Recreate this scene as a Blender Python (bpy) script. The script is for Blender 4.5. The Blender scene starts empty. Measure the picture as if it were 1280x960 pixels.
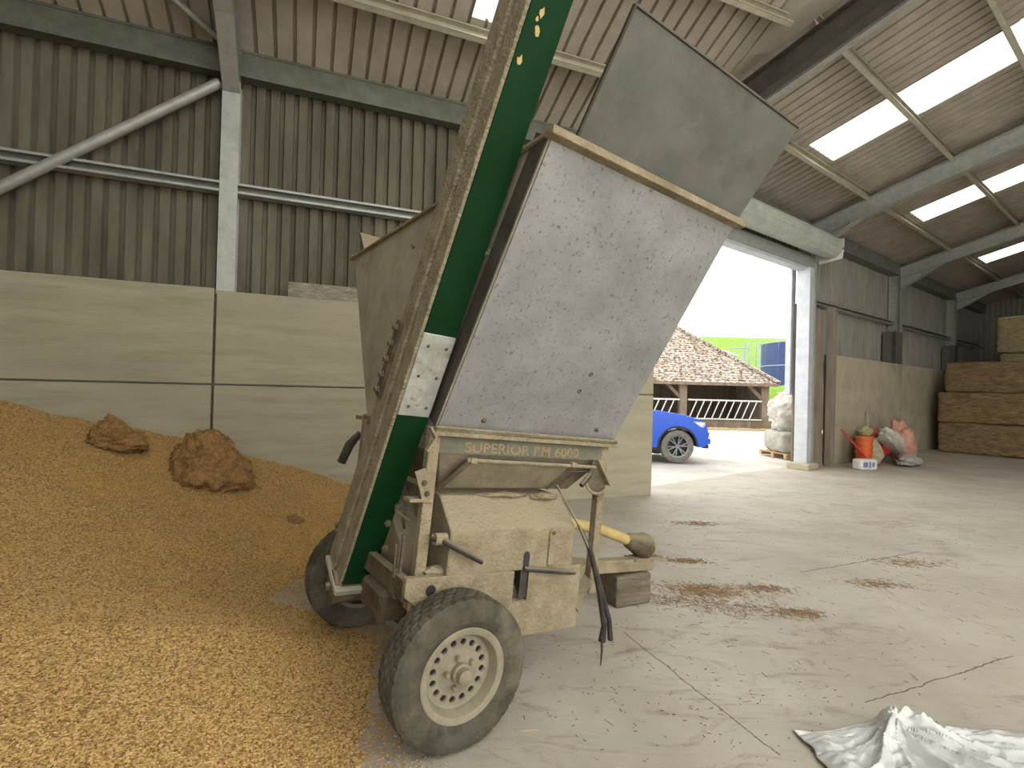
import bpy, bmesh, math, random
import numpy as np
from mathutils import Vector, Matrix, noise, Euler
random.seed(7); rng = np.random.default_rng(7)
sc = bpy.context.scene
COL = sc.collection

# ---------------------------------------------------------------- camera
cam_d = bpy.data.cameras.new('camera'); cam = bpy.data.objects.new('camera', cam_d); COL.objects.link(cam)
F_PX, PITCH, ROLL, CAM_H = 651.27, .00861, .0261048, 1.6
cp, sp, cr, sr = math.cos(PITCH), math.sin(PITCH), math.cos(ROLL), math.sin(ROLL)
_r = Vector((1, 0, 0)); _u = Vector((0, -sp, cp)); _f = Vector((0, cp, sp))
_x = cr*_r + sr*_u; _y = -sr*_r + cr*_u; _z = -_f
cam.matrix_world = Matrix(((_x.x, _y.x, _z.x, 0), (_x.y, _y.y, _z.y, 0), (_x.z, _y.z, _z.z, CAM_H), (0, 0, 0, 1)))
cam_d.sensor_width = 36; cam_d.lens = F_PX*36/1280; cam_d.clip_end = 500; cam_d.clip_start = .05
sc.camera = cam
# ---------------------------------------------------------------- overcast sky, exposure
w = bpy.data.worlds.new('overcast_sky'); sc.world = w; w.use_nodes = True
w.node_tree.nodes['Background'].inputs[0].default_value = (1, .975, .925, 1)
w.node_tree.nodes['Background'].inputs[1].default_value = 1.0
sc.view_settings.view_transform = 'Standard'; sc.view_settings.look = 'None'
sc.view_settings.gamma = 1; sc.view_settings.use_curve_mapping = False
sc.view_settings.exposure = 1.75
sc.cycles.use_denoising = True
sc.cycles.max_bounces = 10; sc.cycles.diffuse_bounces = 6

# ---------------------------------------------------------------- materials
MATS = {}
def mat(name, c1, c2=None, scale=6, detail=6, rough=.8, metal=0., bump=0., bscale=60., c3=None, s3=1.2, lo3=.5, hi3=.7,
        dust=None, dust_lo=.2, dust_hi=.8, stretch=(1, 1, 1), dist=0., spec=.4, lo=.35, hi=.65):
    m = bpy.data.materials.new(name); m.use_nodes = True; nt = m.node_tree; N = nt.nodes; Lk = nt.links
    b = N['Principled BSDF']; b.inputs['Roughness'].default_value = rough; b.inputs['Metallic'].default_value = metal
    b.inputs['Specular IOR Level'].default_value = spec
    tc = N.new('ShaderNodeTexCoord'); mp = N.new('ShaderNodeMapping'); mp.inputs['Scale'].default_value = stretch
    Lk.new(tc.outputs['Object'], mp.inputs[0])
    col = None
    if c2 is None:
        b.inputs['Base Color'].default_value = (*c1, 1)
    else:
        n = N.new('ShaderNodeTexNoise'); n.inputs['Scale'].default_value = scale; n.inputs['Detail'].default_value = detail
        n.inputs['Distortion'].default_value = dist; n.inputs['Roughness'].default_value = .65
        Lk.new(mp.outputs[0], n.inputs['Vector'])
        r = N.new('ShaderNodeValToRGB'); r.color_ramp.elements[0].position = lo; r.color_ramp.elements[1].position = hi
        r.color_ramp.elements[0].color = (*c1, 1); r.color_ramp.elements[1].color = (*c2, 1)
        Lk.new(n.outputs['Fac'], r.inputs[0]); col = r.outputs[0]
        if c3 is not None:
            n3 = N.new('ShaderNodeTexNoise'); n3.inputs['Scale'].default_value = s3; n3.inputs['Detail'].default_value = 8
            n3.inputs['Roughness'].default_value = .7
            Lk.new(mp.outputs[0], n3.inputs['Vector'])
            mr = N.new('ShaderNodeMapRange'); mr.inputs[1].default_value = lo3; mr.inputs[2].default_value = hi3
            Lk.new(n3.outputs['Fac'], mr.inputs[0])
            mx = N.new('ShaderNodeMix'); mx.data_type = 'RGBA'; mx.inputs[7].default_value = (*c3, 1)
            Lk.new(mr.outputs[0], mx.inputs[0]); Lk.new(col, mx.inputs[6]); col = mx.outputs[2]
        if dust is not None:     # dust lies on faces that look up
            g = N.new('ShaderNodeNewGeometry'); sx = N.new('ShaderNodeSeparateXYZ'); Lk.new(g.outputs['Normal'], sx.inputs[0])
            mr = N.new('ShaderNodeMapRange'); mr.inputs[1].default_value = dust_lo; mr.inputs[2].default_value = dust_hi
            Lk.new(sx.outputs[2], mr.inputs[0])
            mx = N.new('ShaderNodeMix'); mx.data_type = 'RGBA'; mx.inputs[7].default_value = (*dust, 1)
            Lk.new(mr.outputs[0], mx.inputs[0]); Lk.new(col, mx.inputs[6]); col = mx.outputs[2]
        Lk.new(col, b.inputs['Base Color'])
    if bump:
        nb = N.new('ShaderNodeTexNoise'); nb.inputs['Scale'].default_value = bscale; nb.inputs['Detail'].default_value = 5
        Lk.new(mp.outputs[0], nb.inputs['Vector'])
        bp = N.new('ShaderNodeBump'); bp.inputs['Strength'].default_value = bump; bp.inputs['Distance'].default_value = .02
        Lk.new(nb.outputs['Fac'], bp.inputs['Height']); Lk.new(bp.outputs[0], b.inputs['Normal'])
    MATS[name] = m
    return m

DUST = (.33, .28, .185)
mat('concrete_panel', (.31, .285, .20), (.41, .38, .275), 2.2, 8, .9, bump=.25, bscale=25, c3=(.19, .165, .11), s3=1.1, lo3=.52, hi3=.80, stretch=(.45, 1, 3.2), spec=.2)
mat('concrete_far', (.40, .355, .255), (.50, .45, .33), 1.6, 8, .9, bump=.2, bscale=20, c3=(.24, .20, .14), s3=.7, lo3=.5, hi3=.8, spec=.2)
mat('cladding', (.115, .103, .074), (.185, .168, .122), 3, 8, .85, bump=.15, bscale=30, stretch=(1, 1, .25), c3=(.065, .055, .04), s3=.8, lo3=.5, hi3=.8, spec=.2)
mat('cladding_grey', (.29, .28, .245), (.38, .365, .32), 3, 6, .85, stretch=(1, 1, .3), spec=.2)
mat('roof_sheet', (.36, .32, .265), (.46, .415, .35), 2.5, 8, .85, bump=.15, bscale=35, c3=(.29, .25, .20), s3=.7, lo3=.5, hi3=.85, spec=.2)
mat('galvanised', (.33, .345, .315), (.43, .44, .40), 9, 6, .5, .35, bump=.06, bscale=40, dust=(.50, .46, .34), dust_lo=.4, dust_hi=.9)
mat('beam_dark', (.10, .108, .082), (.15, .16, .125), 5, 6, .6, .1, bump=.06)  # eaves beam colour has the shade under the roof put into it
mat('beam_grey', (.15, .155, .135), (.21, .215, .19), 5, 6, .6, .1, bump=.06)
mat('rafter_dark', (.05, .047, .038), (.085, .08, .065), 4, 6, .6, .1)
mat('purlin_steel', (.40, .375, .29), (.52, .49, .38), 5, 6, .55, .2, bump=.06, dust=(.50, .45, .33))
mat('door_steel', (.50, .53, .56), (.62, .66, .69), 4, 5, .45, .2, bump=.03)
mat('roller_steel', (.42, .45, .40), (.54, .56, .49), 4, 5, .5, .2, bump=.03)
mat('post_brown', (.20, .165, .125), (.30, .255, .20), 3, 8, .9, bump=.2, stretch=(2, 2, .4))
mat('dark_box', (.09, .09, .08), (.14, .135, .115), 6, 5, .8, bump=.1)
mat('flashing', (.36, .33, .27), (.43, .40, .33), 2, 4, .6, .1)
# trailer
mat('hopper_steel', (.235, .24, .235), (.36, .365, .36), 3.5, 12, .42, .35, bump=.12, bscale=60, c3=(.155, .135, .105), s3=48, lo3=.565, hi3=.66, dust=(.42, .39, .30), lo=.3, hi=.7)
mat('edge_and_shade', (.055, .052, .038), (.10, .09, .068), 6, 8, .6, .2, bump=.1)  # near board edges, and the painted shade on the hopper corner
mat('hopper_dusty', (.31, .29, .21), (.41, .385, .285), 5, 8, .75, .05, bump=.15, bscale=30, c3=(.22, .195, .14), s3=2, lo3=.5, hi3=.75)
mat('flap_steel', (.125, .128, .108), (.165, .168, .145), 5, 9, .6, .25, bump=.08, bscale=30, c3=(.10, .10, .082), s3=3, lo3=.5, hi3=.75)
mat('dusty_paint', (.225, .185, .115), (.325, .275, .18), 9, 12, .9, bump=.7, bscale=60, c3=(.15, .12, .075), s3=3.5, lo3=.52, hi3=.8, dust=DUST, spec=.15)
mat('dusty_dark', (.07, .057, .036), (.15, .122, .08), 9, 8, .9, bump=.4, bscale=50, dust=(.25, .21, .14), spec=.15)
mat('chute_dusty', (.17, .14, .093), (.26, .22, .155), 7, 9, .85, bump=.2, bscale=30, c3=(.13, .11, .075), s3=4, lo3=.5, hi3=.75, spec=.2)
mat('green_paint', (.003, .026, .006), (.005, .038, .011), 2.5, 6, .5, 0., bump=.03, bscale=20, c3=(.006, .032, .018), s3=1.0, lo3=.5, hi3=.8, spec=.12)
mat('elevator_dusty', (.21, .185, .12), (.32, .285, .19), 12, 10, .95, bump=.8, bscale=70, spec=.1)
mat('splice_metal', (.38, .39, .35), (.55, .56, .52), 14, 10, .42, .5, bump=.08, c3=(.30, .25, .17), s3=9, lo3=.58, hi3=.7)
mat('rust', (.065, .048, .034), (.13, .10, .07), 14, 8, .85, bump=.3)
mat('tyre_rubber', (.052, .046, .034), (.11, .098, .07), 9, 8, .9, bump=.3, bscale=50, c3=(.19, .165, .11), s3=4, lo3=.5, hi3=.78, spec=.2)
mat('rim_paint', (.20, .175, .12), (.29, .255, .18), 10, 8, .75, bump=.2, c3=(.22, .19, .13), s3=6, lo3=.5, hi3=.75)
mat('black_rubber', (.022, .02, .018), (.06, .052, .04), 10, 6, .7, dust=(.20, .17, .12))
mat('pto_yellow', (.42, .31, .10), (.52, .40, .18), 8, 6, .6, bump=.1)
mat('wood_block', (.095, .075, .05), (.19, .155, .105), 6, 9, .9, bump=.6, bscale=30, stretch=(.4, 3, 3))
mat('sign_green', (.10, .105, .072), (.165, .155, .11), 8, 8, .85, bump=.1)
mat('letter_gold', (.14, .125, .085), (.27, .195, .105), 28, 6, .8, lo=.36, hi=.5)
mat('paint_chip', (.50, .35, .13), (.60, .44, .18), 30, 5, .8)
mat('straw_yellow', (.42, .33, .17), (.58, .48, .28), 8, 4, .8)
mat('straw_brown', (.20, .13, .07), (.30, .20, .11), 8, 4, .9)
mat('chip_dark', (.05, .04, .03), (.10, .08, .06), 8, 4, .9)
mat('bale_straw', (.16, .11, .057), (.36, .265, .145), 14, 12, .95, bump=1.0, bscale=38, stretch=(1, .35, 2.2), c3=(.10, .066, .033), s3=3, lo3=.5, hi3=.75, spec=.1)
mat('bale_pale', (.23, .19, .10), (.40, .34, .19), 14, 12, .95, bump=1.0, bscale=38, stretch=(1, .4, 2.0), spec=.1)
mat('grain_bits', (.28, .16, .06), (.55, .36, .15), 90, 3, .7)
mat('twine', (.20, .15, .08))
mat('plastic_film', (.47, .48, .455), (.58, .59, .565), 3, 4, .16, 0, spec=.8)
mat('woven_white', (.52, .50, .45), (.66, .64, .58), 20, 5, .7, bump=.2)
mat('woven_pink', (.52, .25, .19), (.62, .34, .27), 6, 6, .7, bump=.2)
mat('woven_tan', (.36, .31, .20), (.50, .44, .31), 8, 8, .8, bump=.3)
mat('sack_grey', (.33, .32, .28), (.45, .44, .40), 6, 6, .8, bump=.3)
mat('red_plastic', (.45, .035, .025), (.52, .05, .035), 6, 4, .5)
mat('orange_plastic', (.60, .10, .02), (.68, .15, .035), 5, 4, .45)
mat('white_plastic', (.62, .61, .57), (.70, .69, .66), 5, 4, .45)
mat('sack_green', (.30, .30, .13), (.40, .39, .20), 8, 5, .8, bump=.3)
mat('print_blue', (.16, .22, .36)); mat('print_red', (.50, .12, .09))
mat('plank', (.17, .15, .115), (.36, .33, .26), 12, 10, .95, bump=.6, bscale=30, stretch=(.6, 1, 2), spec=.1)
# outside
mat('car_blue', (.004, .085, .62), (.005, .095, .68), 1, 2, .18, .1, spec=.7)
mat('car_black', (.02, .02, .022), (.03, .03, .03), 4, 2, .5)
mat('car_glass', (.02, .025, .03), None, rough=.05, spec=.8)
mat('alloy', (.16, .165, .175), (.22, .225, .235), 4, 2, .3, .6)
mat('lamp_clear', (.65, .68, .70), None, rough=.08, spec=.8)
mat('tyre_clean', (.15, .14, .125), (.22, .205, .18), 9, 6, .85)
mat('old_tiles', (.13, .085, .055), (.47, .44, .39), 8, 10, .95, bump=.6, bscale=18, lo=.44, hi=.56, c3=(.24, .14, .08), s3=.9, lo3=.55, hi3=.8, spec=.1)
mat('shed_wood', (.16, .12, .09), (.27, .215, .165), 3, 8, .9, bump=.2, stretch=(1, 1, .3))
mat('shed_dark', (.10, .08, .06), (.17, .14, .11), 2, 8, .95, stretch=(2, 2, .4))
mat('barrier_steel', (.55, .57, .57), (.66, .68, .68), 5, 4, .45, .1)
mat('tank_blue', (.022, .042, .14), (.034, .06, .18), .6, 6, .45, .1, stretch=(1, 1, .4))
mat('tank_seam', (.25, .30, .42), (.32, .37, .48), 3, 4, .5)
mat('grass', (.13, .235, .035), (.21, .33, .06), 1.5, 8, .9, bump=.5, bscale=6, spec=.1)
mat('yard_concrete', (.52, .50, .46), (.64, .62, .58), 1.2, 10, .95, bump=.2, bscale=18, c3=(.36, .31, .24), s3=.5, lo3=.5, hi3=.8, spec=.2)
mat('pallet_wood', (.40, .27, .15), (.52, .37, .22), 6, 6, .85, stretch=(.5, 3, 3))
mat('far_roof', (.55, .55, .54), (.66, .66, .65), 2, 4, .8)

def skylight_mat():
    m = bpy.data.materials.new('translucent_sheet'); m.use_nodes = True; nt = m.node_tree; N = nt.nodes
    for n in list(N): N.remove(n)
    o = N.new('ShaderNodeOutputMaterial'); t = N.new('ShaderNodeBsdfTranslucent'); d = N.new('ShaderNodeBsdfDiffuse'); mx = N.new('ShaderNodeMixShader')
    t.inputs[0].default_value = (.93, .95, .93, 1); d.inputs[0].default_value = (.8, .8, .76, 1); mx.inputs[0].default_value = .12
    nt.links.new(t.outputs[0], mx.inputs[1]); nt.links.new(d.outputs[0], mx.inputs[2]); nt.links.new(mx.outputs[0], o.inputs[0])
    MATS['translucent_sheet'] = m
skylight_mat()

def floor_mat():
    m = bpy.data.materials.new('barn_floor'); m.use_nodes = True; nt = m.node_tree; N = nt.nodes; L = nt.links
    b = N['Principled BSDF']; b.inputs['Roughness'].default_value = .62; b.inputs['Specular IOR Level'].default_value = .35
    tc = N.new('ShaderNodeTexCoord')
    def nz(scale, det, rough=.65, rot=0, sc_=(1, 1, 1), dist=0):
        mp = N.new('ShaderNodeMapping'); mp.inputs['Rotation'].default_value = (0, 0, rot); mp.inputs['Scale'].default_value = sc_
        L.new(tc.outputs['Object'], mp.inputs[0])
        n = N.new('ShaderNodeTexNoise'); n.inputs['Scale'].default_value = scale; n.inputs['Detail'].default_value = det
        n.inputs['Roughness'].default_value = rough; n.inputs['Distortion'].default_value = dist
        L.new(mp.outputs[0], n.inputs['Vector']); return n.outputs['Fac']
    def ramp(fac, a, bb, p0, p1):
        r = N.new('ShaderNodeValToRGB'); r.color_ramp.elements[0].position = p0; r.color_ramp.elements[1].position = p1
        r.color_ramp.elements[0].color = a; r.color_ramp.elements[1].color = bb; L.new(fac, r.inputs[0]); return r.outputs[0]
    def mix(fac, a, bb, mode='MIX'):
        x = N.new('ShaderNodeMix'); x.data_type = 'RGBA'; x.blend_type = mode
        if hasattr(fac, 'links'): L.new(fac, x.inputs[0])
        else: x.inputs[0].default_value = fac
        for i, c in ((6, a), (7, bb)):
            if hasattr(c, 'links'): L.new(c, x.inputs[i])
            else: x.inputs[i].default_value = c
        return x.outputs[2]
    base = ramp(nz(1.1, 10), (.38, .345, .28, 1), (.49, .455, .385, 1), .35, .65)
    # dragged manure and dust smears
    sm = ramp(nz(3.0, 12, .8, math.radians(-38), (.55, 1.5, 1), 1.2), (0, 0, 0, 1), (1, 1, 1, 1), .52, .70)
    area = ramp(nz(.32, 4), (0, 0, 0, 1), (1, 1, 1, 1), .36, .52)
    k = N.new('ShaderNodeMath'); k.operation = 'MULTIPLY'; L.new(sm, k.inputs[0]); L.new(area, k.inputs[1])
    c = mix(k.outputs[0], base, (.22, .165, .115, 1))
    sp_ = ramp(nz(42, 6, .8), (0, 0, 0, 1), (1, 1, 1, 1), .64, .72)
    c = mix(sp_, c, (.22, .175, .12, 1))
    # hairline joint between two floor pours: wobbling line through two floor points
    def joint(p, q, wd):
        sx = N.new('ShaderNodeSeparateXYZ'); L.new(tc.outputs['Object'], sx.inputs[0])
        dx, dy = q[0]-p[0], q[1]-p[1]; ln = math.hypot(dx, dy); nx, ny = -dy/ln, dx/ln
        def mm(op, a, bb):
            x = N.new('ShaderNodeMath'); x.operation = op
            for i, v in ((0, a), (1, bb)):
                if hasattr(v, 'links'): L.new(v, x.inputs[i])
                else: x.inputs[i].default_value = v
            return x.outputs[0]
        d = mm('ADD', mm('MULTIPLY', sx.outputs[0], nx), mm('MULTIPLY', sx.outputs[1], ny))
        d = mm('SUBTRACT', d, p[0]*nx + p[1]*ny)
        d = mm('ADD', d, mm('MULTIPLY', mm('SUBTRACT', nz(2.5, 8), .5), .10))
        d = mm('ABSOLUTE', d, 0)
        al = mm('ADD', mm('MULTIPLY', sx.outputs[0], dx/ln), mm('MULTIPLY', sx.outputs[1], dy/ln))
        al = mm('SUBTRACT', al, (p[0]*dx+p[1]*dy)/ln)
        on = mm('MULTIPLY', mm('GREATER_THAN', al, 0), mm('LESS_THAN', al, ln))
        return mm('MULTIPLY', mm('LESS_THAN', d, wd), on)
    for p, q, wd in (((.79, 3.48), (1.23, 2.33), .004), ((2.66, 4.75), (4.32, 5.47), .006), ((1.9, 2.75), (3.2, 3.3), .004)):
        c = mix(joint(p, q, wd), c, (.13, .105, .075, 1))
    L.new(c, b.inputs['Base Color'])
    bp = N.new('ShaderNodeBump'); bp.inputs['Strength'].default_value = .3; bp.inputs['Distance'].default_value = .02
    L.new(nz(14, 10, .7), bp.inputs['Height']); L.new(bp.outputs[0], b.inputs['Normal'])
    MATS['barn_floor'] = m
floor_mat()

def grain_mat():
    m = bpy.data.materials.new('barley_grain'); m.use_nodes = True; nt = m.node_tree; N = nt.nodes; L = nt.links
    b = N['Principled BSDF']; b.inputs['Roughness'].default_value = .65; b.inputs['Specular IOR Level'].default_value = .3
    oi = N.new('ShaderNodeObjectInfo'); tc = N.new('ShaderNodeTexCoord')
    r = N.new('ShaderNodeValToRGB'); e = r.color_ramp.elements
    e[0].position = 0; e[0].color = (.16, .082, .028, 1); e[1].position = 1; e[1].color = (.66, .44, .20, 1)
    x = e.new(.35); x.color = (.43, .275, .098, 1); x = e.new(.8); x.color = (.58, .395, .155, 1)
    L.new(oi.outputs['Random'], r.inputs[0]); L.new(r.outputs[0], b.inputs['Base Color'])
    MATS['barley_grain'] = m
    m = bpy.data.materials.new('barley_heap'); m.use_nodes = True; nt = m.node_tree; N = nt.nodes; L = nt.links
    b = N['Principled BSDF']; b.inputs['Roughness'].default_value = .8; b.inputs['Specular IOR Level'].default_value = .15
    tc = N.new('ShaderNodeTexCoord')
    v = N.new('ShaderNodeTexVoronoi'); v.inputs['Scale'].default_value = 110; L.new(tc.outputs['Object'], v.inputs['Vector'])
    r = N.new('ShaderNodeValToRGB'); e = r.color_ramp.elements
    e[0].position = 0; e[0].color = (.27, .158, .055, 1); e[1].position = 1; e[1].color = (.57, .385, .155, 1)
    sx = N.new('ShaderNodeSeparateColor'); L.new(v.outputs['Color'], sx.inputs[0]); L.new(sx.outputs[0], r.inputs[0])
    n = N.new('ShaderNodeTexNoise'); n.inputs['Scale'].default_value = 1.3; n.inputs['Detail'].default_value = 6; L.new(tc.outputs['Object'], n.inputs['Vector'])
    mr = N.new('ShaderNodeMapRange'); mr.inputs[1].default_value = .5; mr.inputs[2].default_value = .68; L.new(n.outputs['Fac'], mr.inputs[0])
    mx = N.new('ShaderNodeMix'); mx.data_type = 'RGBA'; mx.inputs[7].default_value = (.54, .335, .09, 1); L.new(mr.outputs[0], mx.inputs[0]); L.new(r.outputs[0], mx.inputs[6])
    L.new(mx.outputs[2], b.inputs['Base Color'])
    bp = N.new('ShaderNodeBump'); bp.inputs['Strength'].default_value = .8; bp.inputs['Distance'].default_value = .012; bp.invert = True
    L.new(v.outputs['Distance'], bp.inputs['Height']); L.new(bp.outputs[0], b.inputs['Normal'])
    MATS['barley_heap'] = m
grain_mat()
mat('clod', (.24, .135, .055), (.40, .245, .10), 30, 10, .95, bump=1.0, bscale=55, c3=(.17, .085, .03), s3=9, lo3=.5, hi3=.7, spec=.1)

# ---------------------------------------------------------------- mesh builder
class MB:
    def __init__(s): s.v = []; s.f = []; s.sm = False
    def add(s, vs, fs):
        o = len(s.v); s.v += [tuple(x) for x in vs]; s.f += [tuple(i+o for i in f) for f in fs]; return s
    def box(s, x0, x1, y0, y1, z0, z1):
        return s.add([(x0, y0, z0), (x1, y0, z0), (x1, y1, z0), (x0, y1, z0), (x0, y0, z1), (x1, y0, z1), (x1, y1, z1), (x0, y1, z1)],
                     [(0, 3, 2, 1), (4, 5, 6, 7), (0, 1, 5, 4), (1, 2, 6, 5), (2, 3, 7, 6), (3, 0, 4, 7)])
    def prism(s, poly, vec):      # poly: ordered 3D points, extruded by vec
        n = len(poly); P = [Vector(p) for p in poly]; e = Vector(vec)
        nrm = Vector((0, 0, 0))
        for i in range(n): nrm += (P[i]-P[0]).cross(P[(i+1) % n]-P[0])
        if nrm.dot(e) > 0: P = P[::-1]
        Q = [p+e for p in P]
        return s.add(P+Q, [tuple(range(n)), tuple(range(2*n-1, n-1, -1))] + [(j, i, i+n, j+n) for i, j in ((i, (i+1) % n) for i in range(n))])
    def bar(s, a, b, wx, wz, up=(0, 0, 1)):    # rectangular bar from a to b
        a, b = Vector(a), Vector(b); d = (b-a).normalized(); up = Vector(up)
        x = d.cross(up)
        if x.length < 1e-4: x = d.cross(Vector((1, 0, 0)))
        x.normalize(); y = x.cross(d)
        q = [x*sx*wx/2 + y*sy*wz/2 for sx, sy in ((-1, -1), (1, -1), (1, 1), (-1, 1))]
        return s.add([a+k for k in q]+[b+k for k in q], [(3, 2, 1, 0), (4, 5, 6, 7), (0, 1, 5, 4), (1, 2, 6, 5), (2, 3, 7, 6), (3, 0, 4, 7)])
    def tube(s, pts, r, n=10, caps=True):
        P = [Vector(p) for p in pts]; R = r if isinstance(r, (list, tuple)) else [r]*len(P)
        vs, fs = [], []; prev = None
        for i, p in enumerate(P):
            d = (P[min(i+1, len(P)-1)]-P[max(i-1, 0)]).normalized()
            if prev is None:
                x = d.cross(Vector((0, 0, 1)));
                if x.length < 1e-3: x = d.cross(Vector((1, 0, 0)))
            else: x = prev - d*prev.dot(d)
            x.normalize(); prev = x; y = d.cross(x)
            for k in range(n):
                a = 2*math.pi*k/n; vs.append(p + (x*math.cos(a)+y*math.sin(a))*R[i])
        for i in range(len(P)-1):
            for k in range(n):
                k2 = (k+1) % n; fs.append((i*n+k, i*n+k2, (i+1)*n+k2, (i+1)*n+k))
        if caps: fs += [tuple(range(n-1, -1, -1)), tuple((len(P)-1)*n+k for k in range(n))]
        return s.add(vs, fs)
    def lathe(s, prof, n=32, axis='z', c=(0, 0, 0), close=False):   # prof: (r, h)
        vs, fs = [], []; m = len(prof)
        for k in range(n):
            a = 2*math.pi*k/n; ca, sa = math.cos(a), math.sin(a)
            for r, h in prof:
                p = {'z': (r*ca, r*sa, h), 'y': (r*ca, h, -r*sa), 'x': (h, r*ca, r*sa)}[axis]
                vs.append((p[0]+c[0], p[1]+c[1], p[2]+c[2]))
        for k in range(n):
            k2 = (k+1) % n
            for i in range(m-1 + (1 if close else 0)):
                j = (i+1) % m; fs.append((k*m+i, k2*m+i, k2*m+j, k*m+j))
        return s.add(vs, fs)
    def build(s, name, material, parent=None, bevel=0, smooth=False, mw=None, seg=2, auto=None, **props):
        me = bpy.data.meshes.new(name); me.from_pydata([tuple(v) for v in s.v], [], s.f); me.validate(); me.update()
        me.materials.append(MATS[material])
        bm = bmesh.new(); bm.from_mesh(me); bmesh.ops.recalc_face_normals(bm, faces=bm.faces); bm.to_mesh(me); bm.free()
        o = bpy.data.objects.new(name, me); COL.objects.link(o)
        if smooth:
            for p in me.polygons: p.use_smooth = True
            me.set_sharp_from_angle(angle=math.radians(40 if auto is None else auto))
        if bevel:
            b = o.modifiers.new('bevel', 'BEVEL'); b.width = bevel; b.segments = seg; b.limit_method = 'ANGLE'; b.angle_limit = math.radians(35)
        if parent is not None: o.parent = parent
        if mw is not None: o.matrix_world = mw
        for k, v in props.items(): o[k] = v
        return o
def box(name, material, parent, x0, x1, y0, y1, z0, z1, bevel=0, **kw): return MB().box(x0, x1, y0, y1, z0, z1).build(name, material, parent, bevel, **kw)
def empty(name, mw=None, loc=None, rz=0, **props):
    o = bpy.data.objects.new(name, None); COL.objects.link(o); o.empty_display_size = .2
    if mw is not None: o.matrix_world = mw
    elif loc is not None: o.matrix_world = Matrix.Translation(loc) @ Matrix.Rotation(rz, 4, 'Z')
    for k, v in props.items(): o[k] = v
    return o
def share(src, name, parent=None, mw=None, **props):
    o = bpy.data.objects.new(name, src.data); COL.objects.link(o)
    if parent is not None: o.parent = parent
    if mw is not None:
        o.matrix_local = mw
    for k, v in props.items(): o[k] = v
    return o
def frame(o, xa, ya, za):
    o, xa, ya, za = Vector(o), Vector(xa), Vector(ya), Vector(za)
    return Matrix(((xa.x, ya.x, za.x, o.x), (xa.y, ya.y, za.y, o.y), (xa.z, ya.z, za.z, o.z), (0, 0, 0, 1)))
def blob(rx, ry, rz, sub=4, amp=.15, freq=2., seed=0, flat=None, rough=.0):
    bm = bmesh.new(); bmesh.ops.create_icosphere(bm, subdivisions=sub, radius=1)
    for v in bm.verts:
        n = v.co.copy(); k = 1 + amp*noise.fractal(n*freq+Vector((seed*7.3, seed*3.1, seed)), 1., 2., 4)
        if rough: k += rough*noise.fractal(n*freq*6+Vector((seed, seed*2.3, 5)), 1., 2., 3)
        c = Vector((n.x*rx, n.y*ry, n.z*rz))*k
        if flat is not None and c.z < flat: c.z = flat + (c.z-flat)*.05
        v.co = c
    m = MB(); bm.verts.ensure_lookup_table()
    m.v = [tuple(v.co) for v in bm.verts]; m.f = [tuple(v.index for v in f.verts) for f in bm.faces]; bm.free()
    return m
def soft_box(x0, x1, y0, y1, z0, z1, n=(16, 16, 8), amp=.02, freq=6, rnd=.06, seed=0):   # noisy rounded box
    bm = bmesh.new(); bmesh.ops.create_cube(bm, size=2)
    bmesh.ops.subdivide_edges(bm, edges=bm.edges[:], cuts=max(n), use_grid_fill=True)
    h = Vector(((x1-x0)/2, (y1-y0)/2, (z1-z0)/2)); c = Vector(((x0+x1)/2, (y0+y1)/2, (z0+z1)/2))
    m = MB()
    for v in bm.verts:
        p = Vector((v.co.x*h.x, v.co.y*h.y, v.co.z*h.z))
        q = Vector((max(-h.x+rnd, min(h.x-rnd, p.x)), max(-h.y+rnd, min(h.y-rnd, p.y)), max(-h.z+rnd, min(h.z-rnd, p.z))))
        d = p-q
        if d.length > 1e-6: p = q + d.normalized()*rnd
        nn = noise.noise_vector((p+c)*freq+Vector((seed, seed, seed)))*amp + noise.noise_vector((p+c)*freq*4+Vector((seed, 0, seed)))*amp*.5
        p = p+nn
        p.z = min(h.z, max(-h.z, p.z))
        m.v.append(tuple(p+c))
    m.f = [tuple(v.index for v in f.verts) for f in bm.faces]; bm.free()
    return m

# ================================================================ THE BARN
UL = Vector((.92730, .37432, 0)); IL = Vector((.37432, -.92730, 0)); A0 = Vector((2.206, 8.104, 0))
UR = Vector((.79756, .60323, 0)); IR = Vector((.60323, -.79756, 0)); B0 = Vector((7.382, 12.123, 0))
ZZ = Vector((0, 0, 1))
ML = frame(A0, UL, -IL, ZZ)       # local x along the wall, local -y into the barn
MR = frame(B0, UR, -IR, ZZ)
def PL(s, d, z): return A0 + UL*s + IL*d + ZZ*z
def PR(t, d, z): return B0 + UR*t + IR*d + ZZ*z
TL, TR_ = math.tan(.41908), math.tan(.26649)
ZEL, ZER = 5.55, 5.65

# floor of the barn: bounded by the walls (outside continues as yard)
fl = MB(); c1 = PL(-13, -.4, 0); c2 = PL(0, -.4, 0); c3 = PR(-.3, -.4, 0); c4 = PR(15.5, -.4, 0); c5 = PR(15.5, 12, 0); c6 = PL(-13, 9.5, 0)
corner = PR(-6.5, -.4, 0)
fl.prism([c1, c2, corner, c4, c5, c6], (0, 0, -.2))
fl.build('floor', 'barn_floor', kind='structure', label='dusty concrete barn floor strewn with straw')
yd = MB(); yd.prism([(-60, -30, -.03), (90, -30, -.03), (90, 60, -.03), (-60, 60, -.03)], (0, 0, -.2))
yd.build('yard', 'yard_concrete', kind='structure', label='pale concrete farm yard outside the doorway')

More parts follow.
